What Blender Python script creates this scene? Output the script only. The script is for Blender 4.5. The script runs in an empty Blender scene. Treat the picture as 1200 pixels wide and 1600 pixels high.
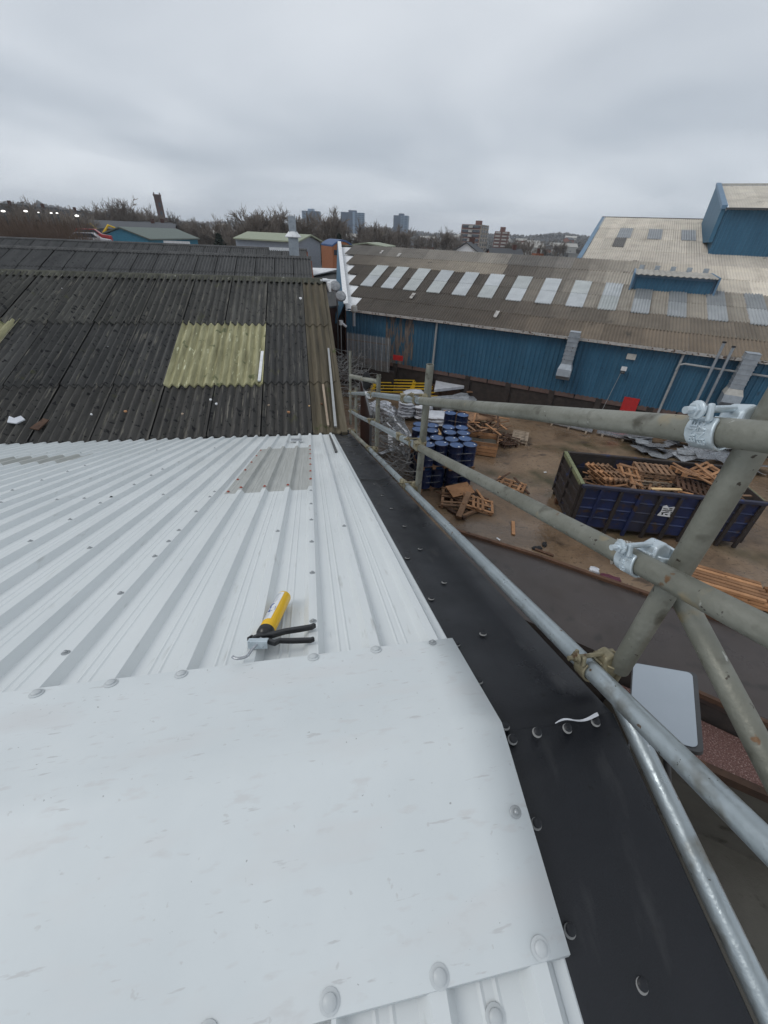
import bpy, math, random
from mathutils import Vector, Matrix, noise as mnoise
random.seed(7)
SC = bpy.context.scene
COL = SC.collection
R = math.radians
CH = 8.5                                    # camera height above the yard

# ------------------------------------------------------------------ camera
def camera_axes(yaw, pitch, roll):
    F = Vector((math.sin(yaw)*math.cos(pitch), math.cos(yaw)*math.cos(pitch), -math.sin(pitch)))
    R0 = Vector((math.cos(yaw), -math.sin(yaw), 0)); U0 = R0.cross(F)
    return R0*math.cos(roll)+U0*math.sin(roll), -R0*math.sin(roll)+U0*math.cos(roll), F
cR, cU, cF = camera_axes(R(11.3512), R(34.3419), R(2.6492))
cd = bpy.data.cameras.new('camera'); cam = bpy.data.objects.new('camera', cd); COL.objects.link(cam)
cam.matrix_world = Matrix(((cR.x, cU.x, -cF.x, 0), (cR.y, cU.y, -cF.y, 0), (cR.z, cU.z, -cF.z, CH), (0, 0, 0, 1)))
cd.sensor_fit = 'VERTICAL'; cd.sensor_height = 24; cd.sensor_width = 18
cd.lens = 631.42/1600*24
cd.clip_start = 0.02; cd.clip_end = 9000
SC.camera = cam

# ------------------------------------------------------------------ world, sun, exposure
SUN_EL, SUN_AZ = R(46), R(-96)             # azimuth from +Y towards +X
W = bpy.data.worlds.new('World'); SC.world = W; W.use_nodes = True
nt = W.node_tree; nt.nodes.clear()
def N(t, **k):
    n = nt.nodes.new(t)
    for a, b in k.items(): setattr(n, a, b)
    return n
out = N('ShaderNodeOutputWorld'); bg = N('ShaderNodeBackground'); bg.inputs[1].default_value = 0.1
sky = N('ShaderNodeTexSky', sky_type='NISHITA', sun_disc=False, sun_elevation=SUN_EL, sun_rotation=SUN_AZ)
tc = N('ShaderNodeTexCoord'); sep = N('ShaderNodeSeparateXYZ'); nt.links.new(tc.outputs['Generated'], sep.inputs[0])
den = N('ShaderNodeMath', operation='ADD'); den.inputs[1].default_value = 0.16
absz = N('ShaderNodeMath', operation='ABSOLUTE'); nt.links.new(sep.outputs[2], absz.inputs[0]); nt.links.new(absz.outputs[0], den.inputs[0])
dv = N('ShaderNodeVectorMath', operation='DIVIDE'); cmb = N('ShaderNodeCombineXYZ')
for i in range(3): nt.links.new(den.outputs[0], cmb.inputs[i])
nt.links.new(tc.outputs['Generated'], dv.inputs[0]); nt.links.new(cmb.outputs[0], dv.inputs[1])
nz = N('ShaderNodeTexNoise'); nz.inputs['Scale'].default_value = .62; nz.inputs['Detail'].default_value = 4; nz.inputs['Roughness'].default_value = 0.42
nz.inputs['Distortion'].default_value = 0.4
nt.links.new(dv.outputs[0], nz.inputs['Vector'])
rp = N('ShaderNodeValToRGB'); rp.color_ramp.elements[0].position = 0.34; rp.color_ramp.elements[0].color = (3.55/6, 3.82/6, 4.12/6, 1)
rp.color_ramp.elements[1].position = 0.66; rp.color_ramp.elements[1].color = (5.75/6, 5.90/6, 6.05/6, 1)
nt.links.new(nz.outputs[0], rp.inputs[0])
# overcast: brightens slowly towards the zenith, a little paler right at the horizon
zr = N('ShaderNodeValToRGB'); e = zr.color_ramp.elements
e[0].position = 0.0; e[0].color = (1.04, 1.08, 1.13, 1); e[1].position = 1.0; e[1].color = (1, 1, 1, 1)
for p_, v in ((0.08, .98), (0.22, .88), (0.36, .82), (0.65, .86)):
    x = e.new(p_); x.color = (v*.97, v, v*1.04, 1)
nt.links.new(absz.outputs[0], zr.inputs[0])
mu = N('ShaderNodeMix', data_type='RGBA', blend_type='MULTIPLY'); mu.inputs[0].default_value = 1
nt.links.new(rp.outputs[0], mu.inputs[6]); nt.links.new(zr.outputs[0], mu.inputs[7])
sc_ = N('ShaderNodeVectorMath', operation='SCALE'); sc_.inputs['Scale'].default_value = 9.4
nt.links.new(mu.outputs[2], sc_.inputs[0])
mx = N('ShaderNodeMix', data_type='RGBA'); mx.inputs[0].default_value = 0.94
nt.links.new(sky.outputs[0], mx.inputs[6]); nt.links.new(sc_.outputs[0], mx.inputs[7])
nt.links.new(mx.outputs[2], bg.inputs[0]); nt.links.new(bg.outputs[0], out.inputs[0])
sd = bpy.data.lights.new('sun', 'SUN'); sd.energy = .95; sd.angle = R(24); sd.color = (1, .97, .93)
so = bpy.data.objects.new('sun', sd); COL.objects.link(so)
sv = Vector((math.sin(SUN_AZ)*math.cos(SUN_EL), math.cos(SUN_AZ)*math.cos(SUN_EL), math.sin(SUN_EL)))
so.rotation_euler = sv.to_track_quat('Z', 'Y').to_euler(); so.location = (0, 0, 60)
VS = SC.view_settings; VS.view_transform = 'Standard'; VS.look = 'None'; VS.gamma = 1; VS.use_curve_mapping = False
VS.exposure = 0.0
SC.cycles.max_bounces = 6; SC.cycles.diffuse_bounces = 3; SC.cycles.volume_bounces = 1

# ------------------------------------------------------------------ materials
def mat(name, cols, scale=3, detail=6, rough=.8, metal=0, stretch=(1, 1, 1), bump=0, bscale=40, spots=(), var=0, rvar=0, dist=0, objcol=0, spec=None):
    """cols: list of (pos, rgb) over a noise; spots: list of (rgb, scale, threshold, softness, stretch)"""
    m = bpy.data.materials.new(name); m.use_nodes = True; t = m.node_tree; b = t.nodes['Principled BSDF']; L = t.links.new
    co = t.nodes.new('ShaderNodeTexCoord')
    def mapped(st):
        mp = t.nodes.new('ShaderNodeMapping'); mp.inputs['Scale'].default_value = st; L(co.outputs['Object'], mp.inputs[0]); return mp
    mp = mapped(stretch)
    nz = t.nodes.new('ShaderNodeTexNoise'); nz.inputs['Scale'].default_value = scale; nz.inputs['Detail'].default_value = detail
    nz.inputs['Roughness'].default_value = .62; nz.inputs['Distortion'].default_value = dist; L(mp.outputs[0], nz.inputs[0])
    r = t.nodes.new('ShaderNodeValToRGB'); el = r.color_ramp.elements
    el[0].position = cols[0][0]; el[0].color = (*cols[0][1], 1); el[1].position = cols[-1][0]; el[1].color = (*cols[-1][1], 1)
    for p_, c in cols[1:-1]:
        x = el.new(p_); x.color = (*c, 1)
    L(nz.outputs[0], r.inputs[0]); c = r.outputs[0]
    if objcol:
        oi = t.nodes.new('ShaderNodeObjectInfo'); mm = t.nodes.new('ShaderNodeMix'); mm.data_type = 'RGBA'; mm.blend_type = 'MULTIPLY'; mm.inputs[0].default_value = 1
        L(c, mm.inputs[6]); L(oi.outputs['Color'], mm.inputs[7]); c = mm.outputs[2]
    for sp in spots:
        sp = tuple(sp)+((1, 1, 1),)*(5-len(sp))
        m2 = mapped(sp[4]); n2 = t.nodes.new('ShaderNodeTexNoise'); n2.inputs['Scale'].default_value = sp[1]; n2.inputs['Detail'].default_value = 4; L(m2.outputs[0], n2.inputs[0])
        mr = t.nodes.new('ShaderNodeMapRange'); mr.inputs[1].default_value = sp[2]; mr.inputs[2].default_value = sp[2]+sp[3]; L(n2.outputs[0], mr.inputs[0])
        mm = t.nodes.new('ShaderNodeMix'); mm.data_type = 'RGBA'; L(mr.outputs[0], mm.inputs[0]); L(c, mm.inputs[6]); mm.inputs[7].default_value = (*sp[0], 1); c = mm.outputs[2]
    if var:
        oi = t.nodes.new('ShaderNodeObjectInfo'); mr = t.nodes.new('ShaderNodeMapRange'); mr.inputs[3].default_value = 1-var; mr.inputs[4].default_value = 1+var
        L(oi.outputs['Random'], mr.inputs[0]); h = t.nodes.new('ShaderNodeVectorMath'); h.operation = 'SCALE'; L(c, h.inputs[0]); L(mr.outputs[0], h.inputs['Scale']); c = h.outputs[0]
    L(c, b.inputs['Base Color'])
    b.inputs['Roughness'].default_value = rough; b.inputs['Metallic'].default_value = metal
    if spec is not None: b.inputs['Specular IOR Level'].default_value = spec
    if rvar:
        mr = t.nodes.new('ShaderNodeMapRange'); mr.inputs[1].default_value = .3; mr.inputs[2].default_value = .7; mr.inputs[3].default_value = max(.03, rough-rvar); mr.inputs[4].default_value = min(1, rough+rvar)
        n3 = t.nodes.new('ShaderNodeTexNoise'); n3.inputs['Scale'].default_value = scale*1.7; n3.inputs['Detail'].default_value = 5; L(mp.outputs[0], n3.inputs[0])
        L(n3.outputs[0], mr.inputs[0]); L(mr.outputs[0], b.inputs['Roughness'])
    if bump:
        n4 = t.nodes.new('ShaderNodeTexNoise'); n4.inputs['Scale'].default_value = bscale; n4.inputs['Detail'].default_value = 5; L(mp.outputs[0], n4.inputs[0])
        bp = t.nodes.new('ShaderNodeBump'); bp.inputs['Strength'].default_value = bump; bp.inputs['Distance'].default_value = .02; L(n4.outputs[0], bp.inputs['Height']); L(bp.outputs[0], b.inputs['Normal'])
    return m
def flat(name, c, rough=.7, metal=0, var=0): 
    k = lambda f: tuple(min(1, v*f) for v in c)
    return mat(name, [(.3, k(.82)), (.7, k(1.12))], scale=6, rough=rough, metal=metal, var=var, bump=.05)
def emit(name, c, s):
    m = bpy.data.materials.new(name); m.use_nodes = True; b = m.node_tree.nodes['Principled BSDF']
    b.inputs['Base Color'].default_value = (*c, 1); b.inputs['Emission Color'].default_value = (*c, 1); b.inputs['Emission Strength'].default_value = s
    return m
M = {}
M['white'] = mat('white_steel', [(.25, (.625, .66, .668)), (.75, (.72, .75, .752))], scale=1.6, rough=.42, rvar=.1, stretch=(1, .5, 1), bump=.02, bscale=8,
                 spots=[((.55, .57, .56), 14, .64, .12, (3, .35, 1)), ((.50, .49, .46), 60, .76, .04)])
M['cap'] = mat('white_capping_steel', [(.25, (.62, .66, .67)), (.75, (.71, .745, .75))], scale=2.2, rough=.42, rvar=.1, bump=.03, bscale=5,
               spots=[((.655, .67, .67), 4, .54, .18, (.7, 2, 1)), ((.58, .60, .60), 46, .69, .03), ((.38, .39, .39), 85, .735, .02), ((.62, .635, .635), 20, .60, .12, (.8, 2.2, 1)), ((.56, .575, .575), 34, .67, .05, (.45, 2.5, 1))])
M['grp'] = mat('weathered_translucent_sheet', [(.25, (.36, .37, .35)), (.75, (.50, .51, .49))], scale=4, rough=.45, stretch=(9, .5, 1), bump=.05)
M['black'] = mat('black_coated_steel', [(.3, (.008, .009, .012)), (.7, (.014, .0155, .020))], scale=2.5, rough=.40, rvar=.16, bump=.12, bscale=260,
                 spots=[((.004, .004, .005), 26, .68, .05), ((.15, .15, .15), 90, .78, .02), ((.026, .027, .030), 5, .60, .12, (3, .8, 1))], spec=.42)
M['galv'] = mat('dull_galvanised_tube', [(.25, (.135, .135, .108)), (.5, (.205, .206, .172)), (.75, (.30, .30, .26))], scale=5, detail=8, rough=.52, metal=.35, rvar=.12, bump=.15, bscale=60,
                spots=[((.10, .095, .075), 14, .60, .12), ((.30, .25, .16), 9, .64, .08), ((.42, .42, .38), 30, .70, .03), ((.06, .05, .04), 60, .68, .03), ((.16, .09, .045), 22, .70, .04)])
M['galv_new'] = mat('bright_galvanised_tube', [(.2, (.27, .31, .33)), (.8, (.44, .49, .51))], scale=7, detail=8, rough=.36, metal=.6, rvar=.12, bump=.12, bscale=50, stretch=(1, 1, 1),
                    spots=[((.20, .20, .18), 9, .60, .10), ((.16, .12, .09), 44, .70, .03), ((.60, .63, .64), 26, .70, .04), ((.10, .10, .09), 90, .70, .02)])
M['zinc'] = mat('hot_dip_zinc', [(.2, (.45, .52, .56)), (.8, (.66, .73, .77))], scale=30, rough=.36, metal=.5, rvar=.12, bump=.08, bscale=160)
M['brass'] = mat('aged_yellow_passivated_steel', [(.25, (.13, .11, .07)), (.7, (.36, .32, .21))], scale=28, rough=.45, metal=.5, rvar=.12, bump=.08, bscale=110,
                 spots=[((.10, .045, .02), 30, .60, .08)])
M['rust'] = mat('rusty_steel', [(.3, (.06, .028, .016)), (.7, (.16, .075, .035))], scale=22, rough=.85, bump=.3, bscale=70)
M['cement'] = mat('weathered_dark_fibre_cement', [(.25, (.032, .031, .030)), (.5, (.066, .063, .058)), (.8, (.125, .119, .108))], scale=1.3, detail=9, rough=.9, stretch=(7, .45, 1), bump=.5, bscale=25, var=.12, objcol=1,
                  spots=[((.008, .008, .009), 9, .60, .05, (1.3, 1, 1)), ((.17, .158, .13), 3.2, .60, .12, (9, .5, 1)), ((.07, .072, .03), 2.6, .66, .12), ((.16, .16, .14), 34, .745, .03)])
M['cement_far'] = mat('weathered_grey_fibre_cement', [(.25, (.045, .045, .046)), (.8, (.10, .10, .098))], scale=1.2, detail=8, rough=.9, stretch=(3, .6, 1), bump=.3, bscale=20, var=.1,
                      spots=[((.02, .02, .02), 5, .62, .08), ((.20, .195, .17), 9, .72, .05)])
M['cement_brown'] = mat('brown_streaked_fibre_cement', [(.25, (.05, .043, .030)), (.5, (.095, .078, .05)), (.8, (.17, .145, .10))], scale=1.6, detail=8, rough=.9, stretch=(6, .35, 1), bump=.4, bscale=25, spots=[((.06, .07, .02), 4, .62, .1)])
M['moss'] = mat('mossy_ridge_tile', [(.25, (.028, .029, .022)), (.5, (.060, .060, .045)), (.8, (.14, .137, .11))], scale=3, detail=9, rough=.95, bump=.8, bscale=22, spots=[((.30, .30, .27), 5, .66, .05)], var=.2)
M['yellowgrp'] = mat('yellowed_translucent_sheet', [(.25, (.13, .12, .055)), (.5, (.28, .265, .14)), (.8, (.50, .475, .29))], scale=2.2, detail=7, rough=.6, stretch=(6, .5, 1), bump=.1, spots=[((.60, .60, .40), 3, .64, .04, (5, .8, 1)), ((.12, .13, .05), 4, .62, .06)])
M['broof'] = mat('weathered_profiled_roof_sheet', [(.2, (.62, .60, .58)), (.5, (.9, .9, .9)), (.85, (1.1, 1.08, 1.04))], scale=.9, detail=9, rough=.85, stretch=(1, 1, 1), objcol=1, var=.06, bump=.1, bscale=8,
                 spots=[((.05, .043, .034), 1.1, .66, .14), ((.42, .39, .34), 9, .74, .05)])
M['skyl'] = mat('pale_skylight_sheet', [(.25, (.30, .32, .33)), (.8, (.46, .48, .49))], scale=1.2, rough=.5, var=.08, objcol=1)
M['blue'] = mat('blue_painted_cladding', [(.25, (.024, .095, .165)), (.75, (.043, .138, .222))], scale=.7, detail=7, rough=.5, var=.07, stretch=(2, 2, .6), spots=[((.02, .05, .08), 2.4, .66, .12), ((.16, .13, .11), 6, .78, .05)])
M['blue_pale'] = mat('faded_blue_flashing', [(.25, (.08, .16, .25)), (.75, (.13, .22, .32))], scale=1.5, rough=.5)
M['bare'] = mat('peeled_cladding', [(.46, (.030, .095, .15)), (.5, (.13, .105, .09)), (.8, (.28, .24, .21))], scale=1.6, detail=8, rough=.8, stretch=(2, 2, .5), dist=.6)
M['brick_dark'] = mat('sooty_brick', [(.25, (.022, .018, .017)), (.8, (.06, .045, .038))], scale=4, rough=.9, bump=.4)
M['band'] = mat('pinkish_concrete_band', [(.25, (.10, .062, .052)), (.8, (.17, .115, .10))], scale=5, rough=.9)
M['brick'] = mat('red_brick', [(.25, (.17, .06, .035)), (.8, (.30, .12, .07))], scale=5, rough=.9, bump=.2)
M['brickdk'] = mat('dark_red_brick', [(.25, (.06, .03, .025)), (.8, (.11, .05, .04))], scale=5, rough=.9)
M['gutter'] = mat('peeling_white_gutter', [(.3, (.30, .28, .26)), (.7, (.52, .50, .47))], scale=5, rough=.6, spots=[((.10, .07, .05), 6, .58, .06)])
M['pipe'] = flat('grey_plastic_pipe', (.34, .35, .35), .5)
M['duct'] = mat('galvanised_duct', [(.25, (.26, .29, .32)), (.8, (.42, .46, .50))], scale=5, rough=.45, metal=.35, spots=[((.12, .08, .06), 9, .68, .06)])
M['red'] = flat('red_paint', (.45, .02, .02), .5)
M['dark'] = flat('dark_opening', (.012, .012, .013), .8)
M['dkgrey'] = flat('dark_grey_steel', (.06, .062, .065), .5)
M['whitep'] = flat('white_painted_metal', (.74, .75, .76), .5)
M['plastic'] = mat('white_polythene', [(.25, (.48, .50, .54)), (.8, (.74, .76, .80))], scale=4, rough=.3, bump=.5, bscale=14)
M['film'] = mat('grey_shrink_film', [(.25, (.16, .17, .18)), (.8, (.42, .44, .46))], scale=6, rough=.25, bump=.6, bscale=12)
M['drum'] = mat('navy_drum_paint', [(.25, (.005, .012, .042)), (.8, (.010, .021, .068))], scale=4, rough=.33, rvar=.1, var=.15)
M['drumlid'] = mat('blue_drum_lid', [(.25, (.022, .065, .18)), (.8, (.038, .10, .25))], scale=4, rough=.4, rvar=.12, var=.1)
M['skip'] = mat('worn_blue_skip_paint', [(.2, (.022, .018, .018)), (.44, (.012, .020, .065)), (.8, (.018, .034, .125))], scale=2.4, detail=9, rough=.5, rvar=.1, spots=[((.05, .032, .024), 3.0, .56, .08), ((.22, .22, .22), 24, .76, .03)], var=.1)
M['skipmix'] = mat('brown_worn_skip_paint', [(.3, (.030, .024, .024)), (.5, (.022, .026, .055)), (.75, (.05, .036, .03))], scale=2.2, detail=9, rough=.6, spots=[((.014, .026, .10), 2.5, .58, .06)])
M['skipdark'] = mat('rusty_dark_skip_steel', [(.2, (.012, .012, .014)), (.6, (.04, .03, .026)), (.85, (.075, .05, .038))], scale=3, detail=9, rough=.75, bump=.3, spots=[((.02, .03, .08), 3, .62, .08), ((.18, .18, .10), 22, .74, .04)])
M['lime'] = mat('algae_green_rim', [(.3, (.10, .11, .06)), (.7, (.26, .28, .15))], scale=9, rough=.8)
def wood(name, a, b, v=.3): return mat(name, [(.25, a), (.75, b)], scale=2.2, detail=6, rough=.82, stretch=(1, 1, 1), bump=.3, bscale=20, var=v, spots=[((a[0]*.4, a[1]*.4, a[2]*.4), 7, .62, .1)])
M['wood'] = wood('wet_pallet_timber', (.13, .070, .038), (.32, .19, .11))
M['woodo'] = wood('orange_wet_timber', (.22, .105, .048), (.46, .245, .12))
M['woodg'] = wood('grey_pallet_timber', (.26, .20, .145), (.42, .34, .26), .15)
M['woodd'] = wood('dark_soaked_timber', (.04, .02, .012), (.12, .06, .032))
M['woodp'] = wood('pale_new_timber', (.55, .36, .17), (.68, .47, .25), .08)
M['yellow'] = flat('yellow_barrier_paint', (.80, .50, .012), .45)
M['alu'] = mat('bare_aluminium', [(.25, (.30, .31, .33)), (.8, (.62, .64, .67))], scale=8, rough=.32, metal=.6, rvar=.12, bump=.2)
M['wire'] = flat('grey_wire', (.26, .26, .25), .5, .4)
M['tyre'] = flat('black_rubber', (.012, .012, .013), .7)
M['felt'] = mat('wet_brown_flat_roof', [(.25, (.038, .029, .026)), (.6, (.055, .043, .038)), (.85, (.075, .060, .053))], scale=.8, detail=6, rough=.40, rvar=.2, stretch=(1, 1, 1), bump=.08, bscale=30, spots=[((.03, .024, .021), 2.2, .6, .1)])
M['slab'] = mat('damp_concrete_slab', [(.25, (.075, .068, .055)), (.8, (.12, .11, .09))], scale=2, detail=8, rough=.75, bump=.2, spots=[((.045, .038, .028), 3, .6, .1)])
M['gravel'] = mat('reddish_gravel', [(.3, (.07, .035, .03)), (.55, (.17, .085, .072)), (.72, (.46, .36, .32))], scale=40, detail=3, rough=.8, bump=.9, bscale=55)
M['twig'] = flat('bare_twigs', (.19, .16, .135), .95, var=.25)
M['bark'] = flat('grey_brown_bark', (.15, .125, .105), .95, var=.2)
M['thicket'] = flat('brown_thicket', (.12, .082, .060), .95, var=.25)
M['conif'] = flat('dark_conifer_needles', (.018, .03, .018), .9)
M['farwood'] = mat('far_winter_woodland', [(.3, (.045, .045, .042)), (.7, (.10, .09, .08))], scale=.05, rough=1)
M['slate'] = flat('grey_slate_roof', (.075, .08, .088), .8, var=.2)
M['slate_dark'] = flat('dark_slate_roof', (.035, .037, .042), .8, var=.2)
M['render'] = flat('pale_render', (.42, .41, .38), .8, var=.15)
M['glass'] = flat('dark_window_glass', (.05, .06, .075), .15)

# yard ground: brown wet concrete with puddles and moss
def ground_mat():
    m = mat('wet_brown_concrete_yard', [(.25, (.085, .058, .037)), (.48, (.195, .132, .083)), (.75, (.30, .215, .140))], scale=.34, detail=11, rough=.55, bump=.7, bscale=9, dist=1.1,
            spots=[((.060, .052, .024), .33, .57, .12), ((.075, .052, .035), 1.4, .60, .1), ((.27, .20, .14), 5, .64, .12, (1, 5, 1)), ((.065, .048, .034), 3.2, .63, .06, (.5, 7, 1)), ((.10, .072, .048), 9, .60, .06), ((.5, .48, .42), 22, .79, .01)])
    t = m.node_tree; b = t.nodes['Principled BSDF']; L = t.links.new
    co = t.nodes.new('ShaderNodeTexCoord'); n = t.nodes.new('ShaderNodeTexNoise'); n.inputs['Scale'].default_value = .45; n.inputs['Detail'].default_value = 6; L(co.outputs['Object'], n.inputs[0])
    mr = t.nodes.new('ShaderNodeMapRange'); mr.inputs[1].default_value = .40; mr.inputs[2].default_value = .62; mr.inputs[3].default_value = .72; mr.inputs[4].default_value = .08; L(n.outputs[0], mr.inputs[0]); L(mr.outputs[0], b.inputs['Roughness'])
    return m
M['yard'] = ground_mat()
M["land"] = mat("distant_land", [(.3, (.04, .042, .036)), (.7, (.08, .075, .066))], scale=.02, detail=8, rough=1)

# ------------------------------------------------------------------ mesh helpers
class MB:
    def __init__(s): s.v = []; s.f = []
    def add(s, vs, fs):
        o = len(s.v); s.v += [tuple(v) for v in vs]; s.f += [tuple(i+o for i in f) for f in fs]; return s
    def box(s, c, d, rot=None):
        c = Vector(c); hx, hy, hz = d[0]/2, d[1]/2, d[2]/2
        P = [Vector((x, y, z)) for x in (-hx, hx) for y in (-hy, hy) for z in (-hz, hz)]
        if rot is not None:
            if not isinstance(rot, Matrix): rot = Matrix.Rotation(rot, 3, 'Z')
            P = [rot @ p for p in P]
        return s.add([c+p for p in P], [(0, 1, 3, 2), (4, 6, 7, 5), (0, 4, 5, 1), (2, 3, 7, 6), (0, 2, 6, 4), (1, 5, 7, 3)])
    def tube(s, pts, r, n=8, cap=True, r2=None):
        pts = [Vector(p) for p in pts]; rings = []
        k = len(pts); up = None
        for i, p in enumerate(pts):
            d = (pts[min(i+1, k-1)]-pts[max(i-1, 0)]).normalized()
            if up is None: up = Vector((0, 0, 1)) if abs(d.z) < .9 else Vector((1, 0, 0))
            a = d.cross(up).normalized(); b = a.cross(d).normalized(); up = b
            rr = r if r2 is None else r+(r2-r)*i/max(1, k-1)
            rings.append([p+(a*math.cos(2*math.pi*j/n)+b*math.sin(2*math.pi*j/n))*rr for j in range(n)])
        fs = [(i*n+j, i*n+(j+1) % n, (i+1)*n+(j+1) % n, (i+1)*n+j) for i in range(k-1) for j in range(n)]
        if cap: fs += [tuple(range(n))[::-1], tuple((k-1)*n+j for j in range(n))]
        return s.add([v for r_ in rings for v in r_], fs)
    def hollow(s, a, b, r, ri, n=24):
        a = Vector(a); b = Vector(b); d = (b-a).normalized(); up = Vector((0, 0, 1)) if abs(d.z) < .9 else Vector((1, 0, 0))
        x = d.cross(up).normalized(); y = x.cross(d)
        ring = lambda p, q: [p+(x*math.cos(2*math.pi*j/n)+y*math.sin(2*math.pi*j/n))*q for j in range(n)]
        vs = ring(a, r)+ring(b, r)+ring(b, ri)+ring(a, ri)
        fs = [((k*n+j), k*n+(j+1) % n, ((k+1) % 4)*n+(j+1) % n, ((k+1) % 4)*n+j) for k in range(4) for j in range(n)]
        return s.add(vs, fs)
    def lathe(s, prof, c=(0, 0, 0), n=20, rot=None, cap=True):
        c = Vector(c); vs = []
        for r, z in prof:
            for j in range(n):
                p = Vector((r*math.cos(2*math.pi*j/n), r*math.sin(2*math.pi*j/n), z))
                vs.append(c+(rot @ p if rot else p))
        k = len(prof); fs = [(i*n+j, i*n+(j+1) % n, (i+1)*n+(j+1) % n, (i+1)*n+j) for i in range(k-1) for j in range(n)]
        if cap: fs += [tuple(range(n))[::-1], tuple((k-1)*n+j for j in range(n))]
        return s.add(vs, fs)
    def prism(s, poly, d):
        """poly: 3D points; d: extrusion vector"""
        n = len(poly); d = Vector(d); P = [Vector(p) for p in poly]
        return s.add(P+[p+d for p in P], [tuple(range(n))[::-1], tuple(range(n, 2*n))]+[(i, (i+1) % n, n+(i+1) % n, n+i) for i in range(n)])
    def grid(s, fn, nu, nv):
        vs = [fn(i/nu, j/nv) for j in range(nv+1) for i in range(nu+1)]
        return s.add(vs, [(j*(nu+1)+i, j*(nu+1)+i+1, (j+1)*(nu+1)+i+1, (j+1)*(nu+1)+i) for j in range(nv) for i in range(nu)])
    def mesh(s, name, m=None, smooth=False):
        me = bpy.data.meshes.new(name); me.from_pydata(s.v, [], s.f); me.update()
        if m: me.materials.append(m)
        if smooth:
            me.polygons.foreach_set('use_smooth', [True]*len(me.polygons))
            me.set_sharp_from_angle(angle=R(40))
        return me
    def build(s, name, m, parent=None, smooth=False, **k):
        return link(name, s.mesh(name, m, smooth), parent, **k)
def link(name, me, parent=None, loc=None, rot=None, mw=None, label=None):
    o = bpy.data.objects.new(name, me); COL.objects.link(o)
    if parent is not None: o.parent = parent
    if loc is not None: o.location = loc
    if rot is not None: o.rotation_euler = rot
    if mw is not None: o.matrix_local = mw
    if label: o['label'] = label
    return o
def tag(o, label=None, cat=None, group=None, kind=None):
    if label: o['label'] = label
    if cat: o['category'] = cat
    if group: o['group'] = group
    if kind: o['kind'] = kind
    return o
def thing(name, label, cat, loc=(0, 0, 0), rz=0, group=None):
    return tag(link(name, None, loc=loc, rot=(0, 0, rz)), label, cat, group)
def copy_tree(o, parent=None):
    c = o.copy(); COL.objects.link(c); c.parent = parent
    for ch in list(o.children): copy_tree(ch, c)
    return c
def bevel(o, w=.004, seg=2):
    m = o.modifiers.new('bevel', 'BEVEL'); m.width = w; m.segments = seg; m.limit_method = 'ANGLE'; return o
def frame(o, x, y, z):
    return Matrix(((x[0], y[0], z[0], o[0]), (x[1], y[1], z[1], o[1]), (x[2], y[2], z[2], o[2]), (0, 0, 0, 1)))

# ------------------------------------------------------------------ ground and land
g = MB(); g.grid(lambda u, v: (-60+160*u, -40+130*v, 0), 8, 8)
tag(g.build('yard_ground', M['yard']), 'wet brown concrete yard with puddles and moss', None, kind='structure')
def land_h(x, y):
    r = math.hypot(x, y); az = math.degrees(math.atan2(x, y))
    a = max(0, min(1, (r-130)/1400)); a = a*a*(3-2*a)
    h = 19*a*(1+.25*math.sin(az*.21+1)+.12*math.sin(az*.7))
    left = max(0, min(1, (-az-12)/14)); b = max(0, min(1, (r-70)/160))
    return -.3+h+left*b*6
LM = MB(); rr = [60, 90, 130, 180, 250, 350, 500, 700, 1000, 1400, 1900, 2600, 4200]; A0, A1, NA = -75, 75, 60
for r in rr:
    for i in range(NA+1):
        a = R(A0+(A1-A0)*i/NA); x, y = r*math.sin(a), r*math.cos(a); LM.v.append((x, y, land_h(x, y)))
LM.f = [(k*(NA+1)+i, k*(NA+1)+i+1, (k+1)*(NA+1)+i+1, (k+1)*(NA+1)+i) for k in range(len(rr)-1) for i in range(NA)]
tag(LM.build('terrain', M['land']), 'dull winter land rising to low hills', None, kind='structure')

# ------------------------------------------------------------------ our building: white sheet roof, capping, black verge flashing
SL = .3169; RY = .455; RZ = CH-.9556+.0           # ridge line y and z (surface of the rib crowns about 0.02 below the capping)
XE = .40                                          # right edge of the white sheets
fd = Vector((0, 1, -SL)).normalized(); fn_ = Vector((0, SL, 1)).normalized()      # far slope: down direction and normal
nd = Vector((0, -1, -SL)).normalized(); nn_ = Vector((0, -SL, 1)).normalized()    # near slope
def far_pt(x, y, off=0): return Vector((x, y, RZ-.012-SL*(y-RY)))+fn_*off
def near_pt(x, y, off=0): return Vector((x, y, RZ-.012-SL*(RY-y)))+nn_*off
wb = thing('workshop_building', 'white ribbed metal roof with smooth capping and black edge strip, close in front', 'building', (0, 0, 0))
PITCH = .192; CR = -.04
def rib_profile(x0, x1):
    """(x, height) of the trapezoid profile between x0 and x1; crowns at CR + k*PITCH are at height 0"""
    pts = []; k0 = math.floor((x0-CR)/PITCH)-1; k1 = math.ceil((x1-CR)/PITCH)+1
    for k in range(k0, k1+1):
        c = CR+k*PITCH
        pts += [(c-.034, -.032), (c-.015, 0), (c+.015, 0), (c+.034, -.032), (c+.076, -.032), (c+.082, -.029), (c+.088, -.032), (c+.106, -.032), (c+.112, -.029), (c+.118, -.032)]
    pts = sorted(pts); o = [(x0, None)]+[p for p in pts if x0+.0005 < p[0] < x1-.0005]+[(x1, None)]
    def h(x):
        for (a, ha), (b, hb) in zip(pts, pts[1:]):
            if a <= x <= b: return ha+(hb-ha)*(x-a)/(b-a+1e-9)
        return -.032
    return [(x, h(x) if z is None else z) for x, z in o]
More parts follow.
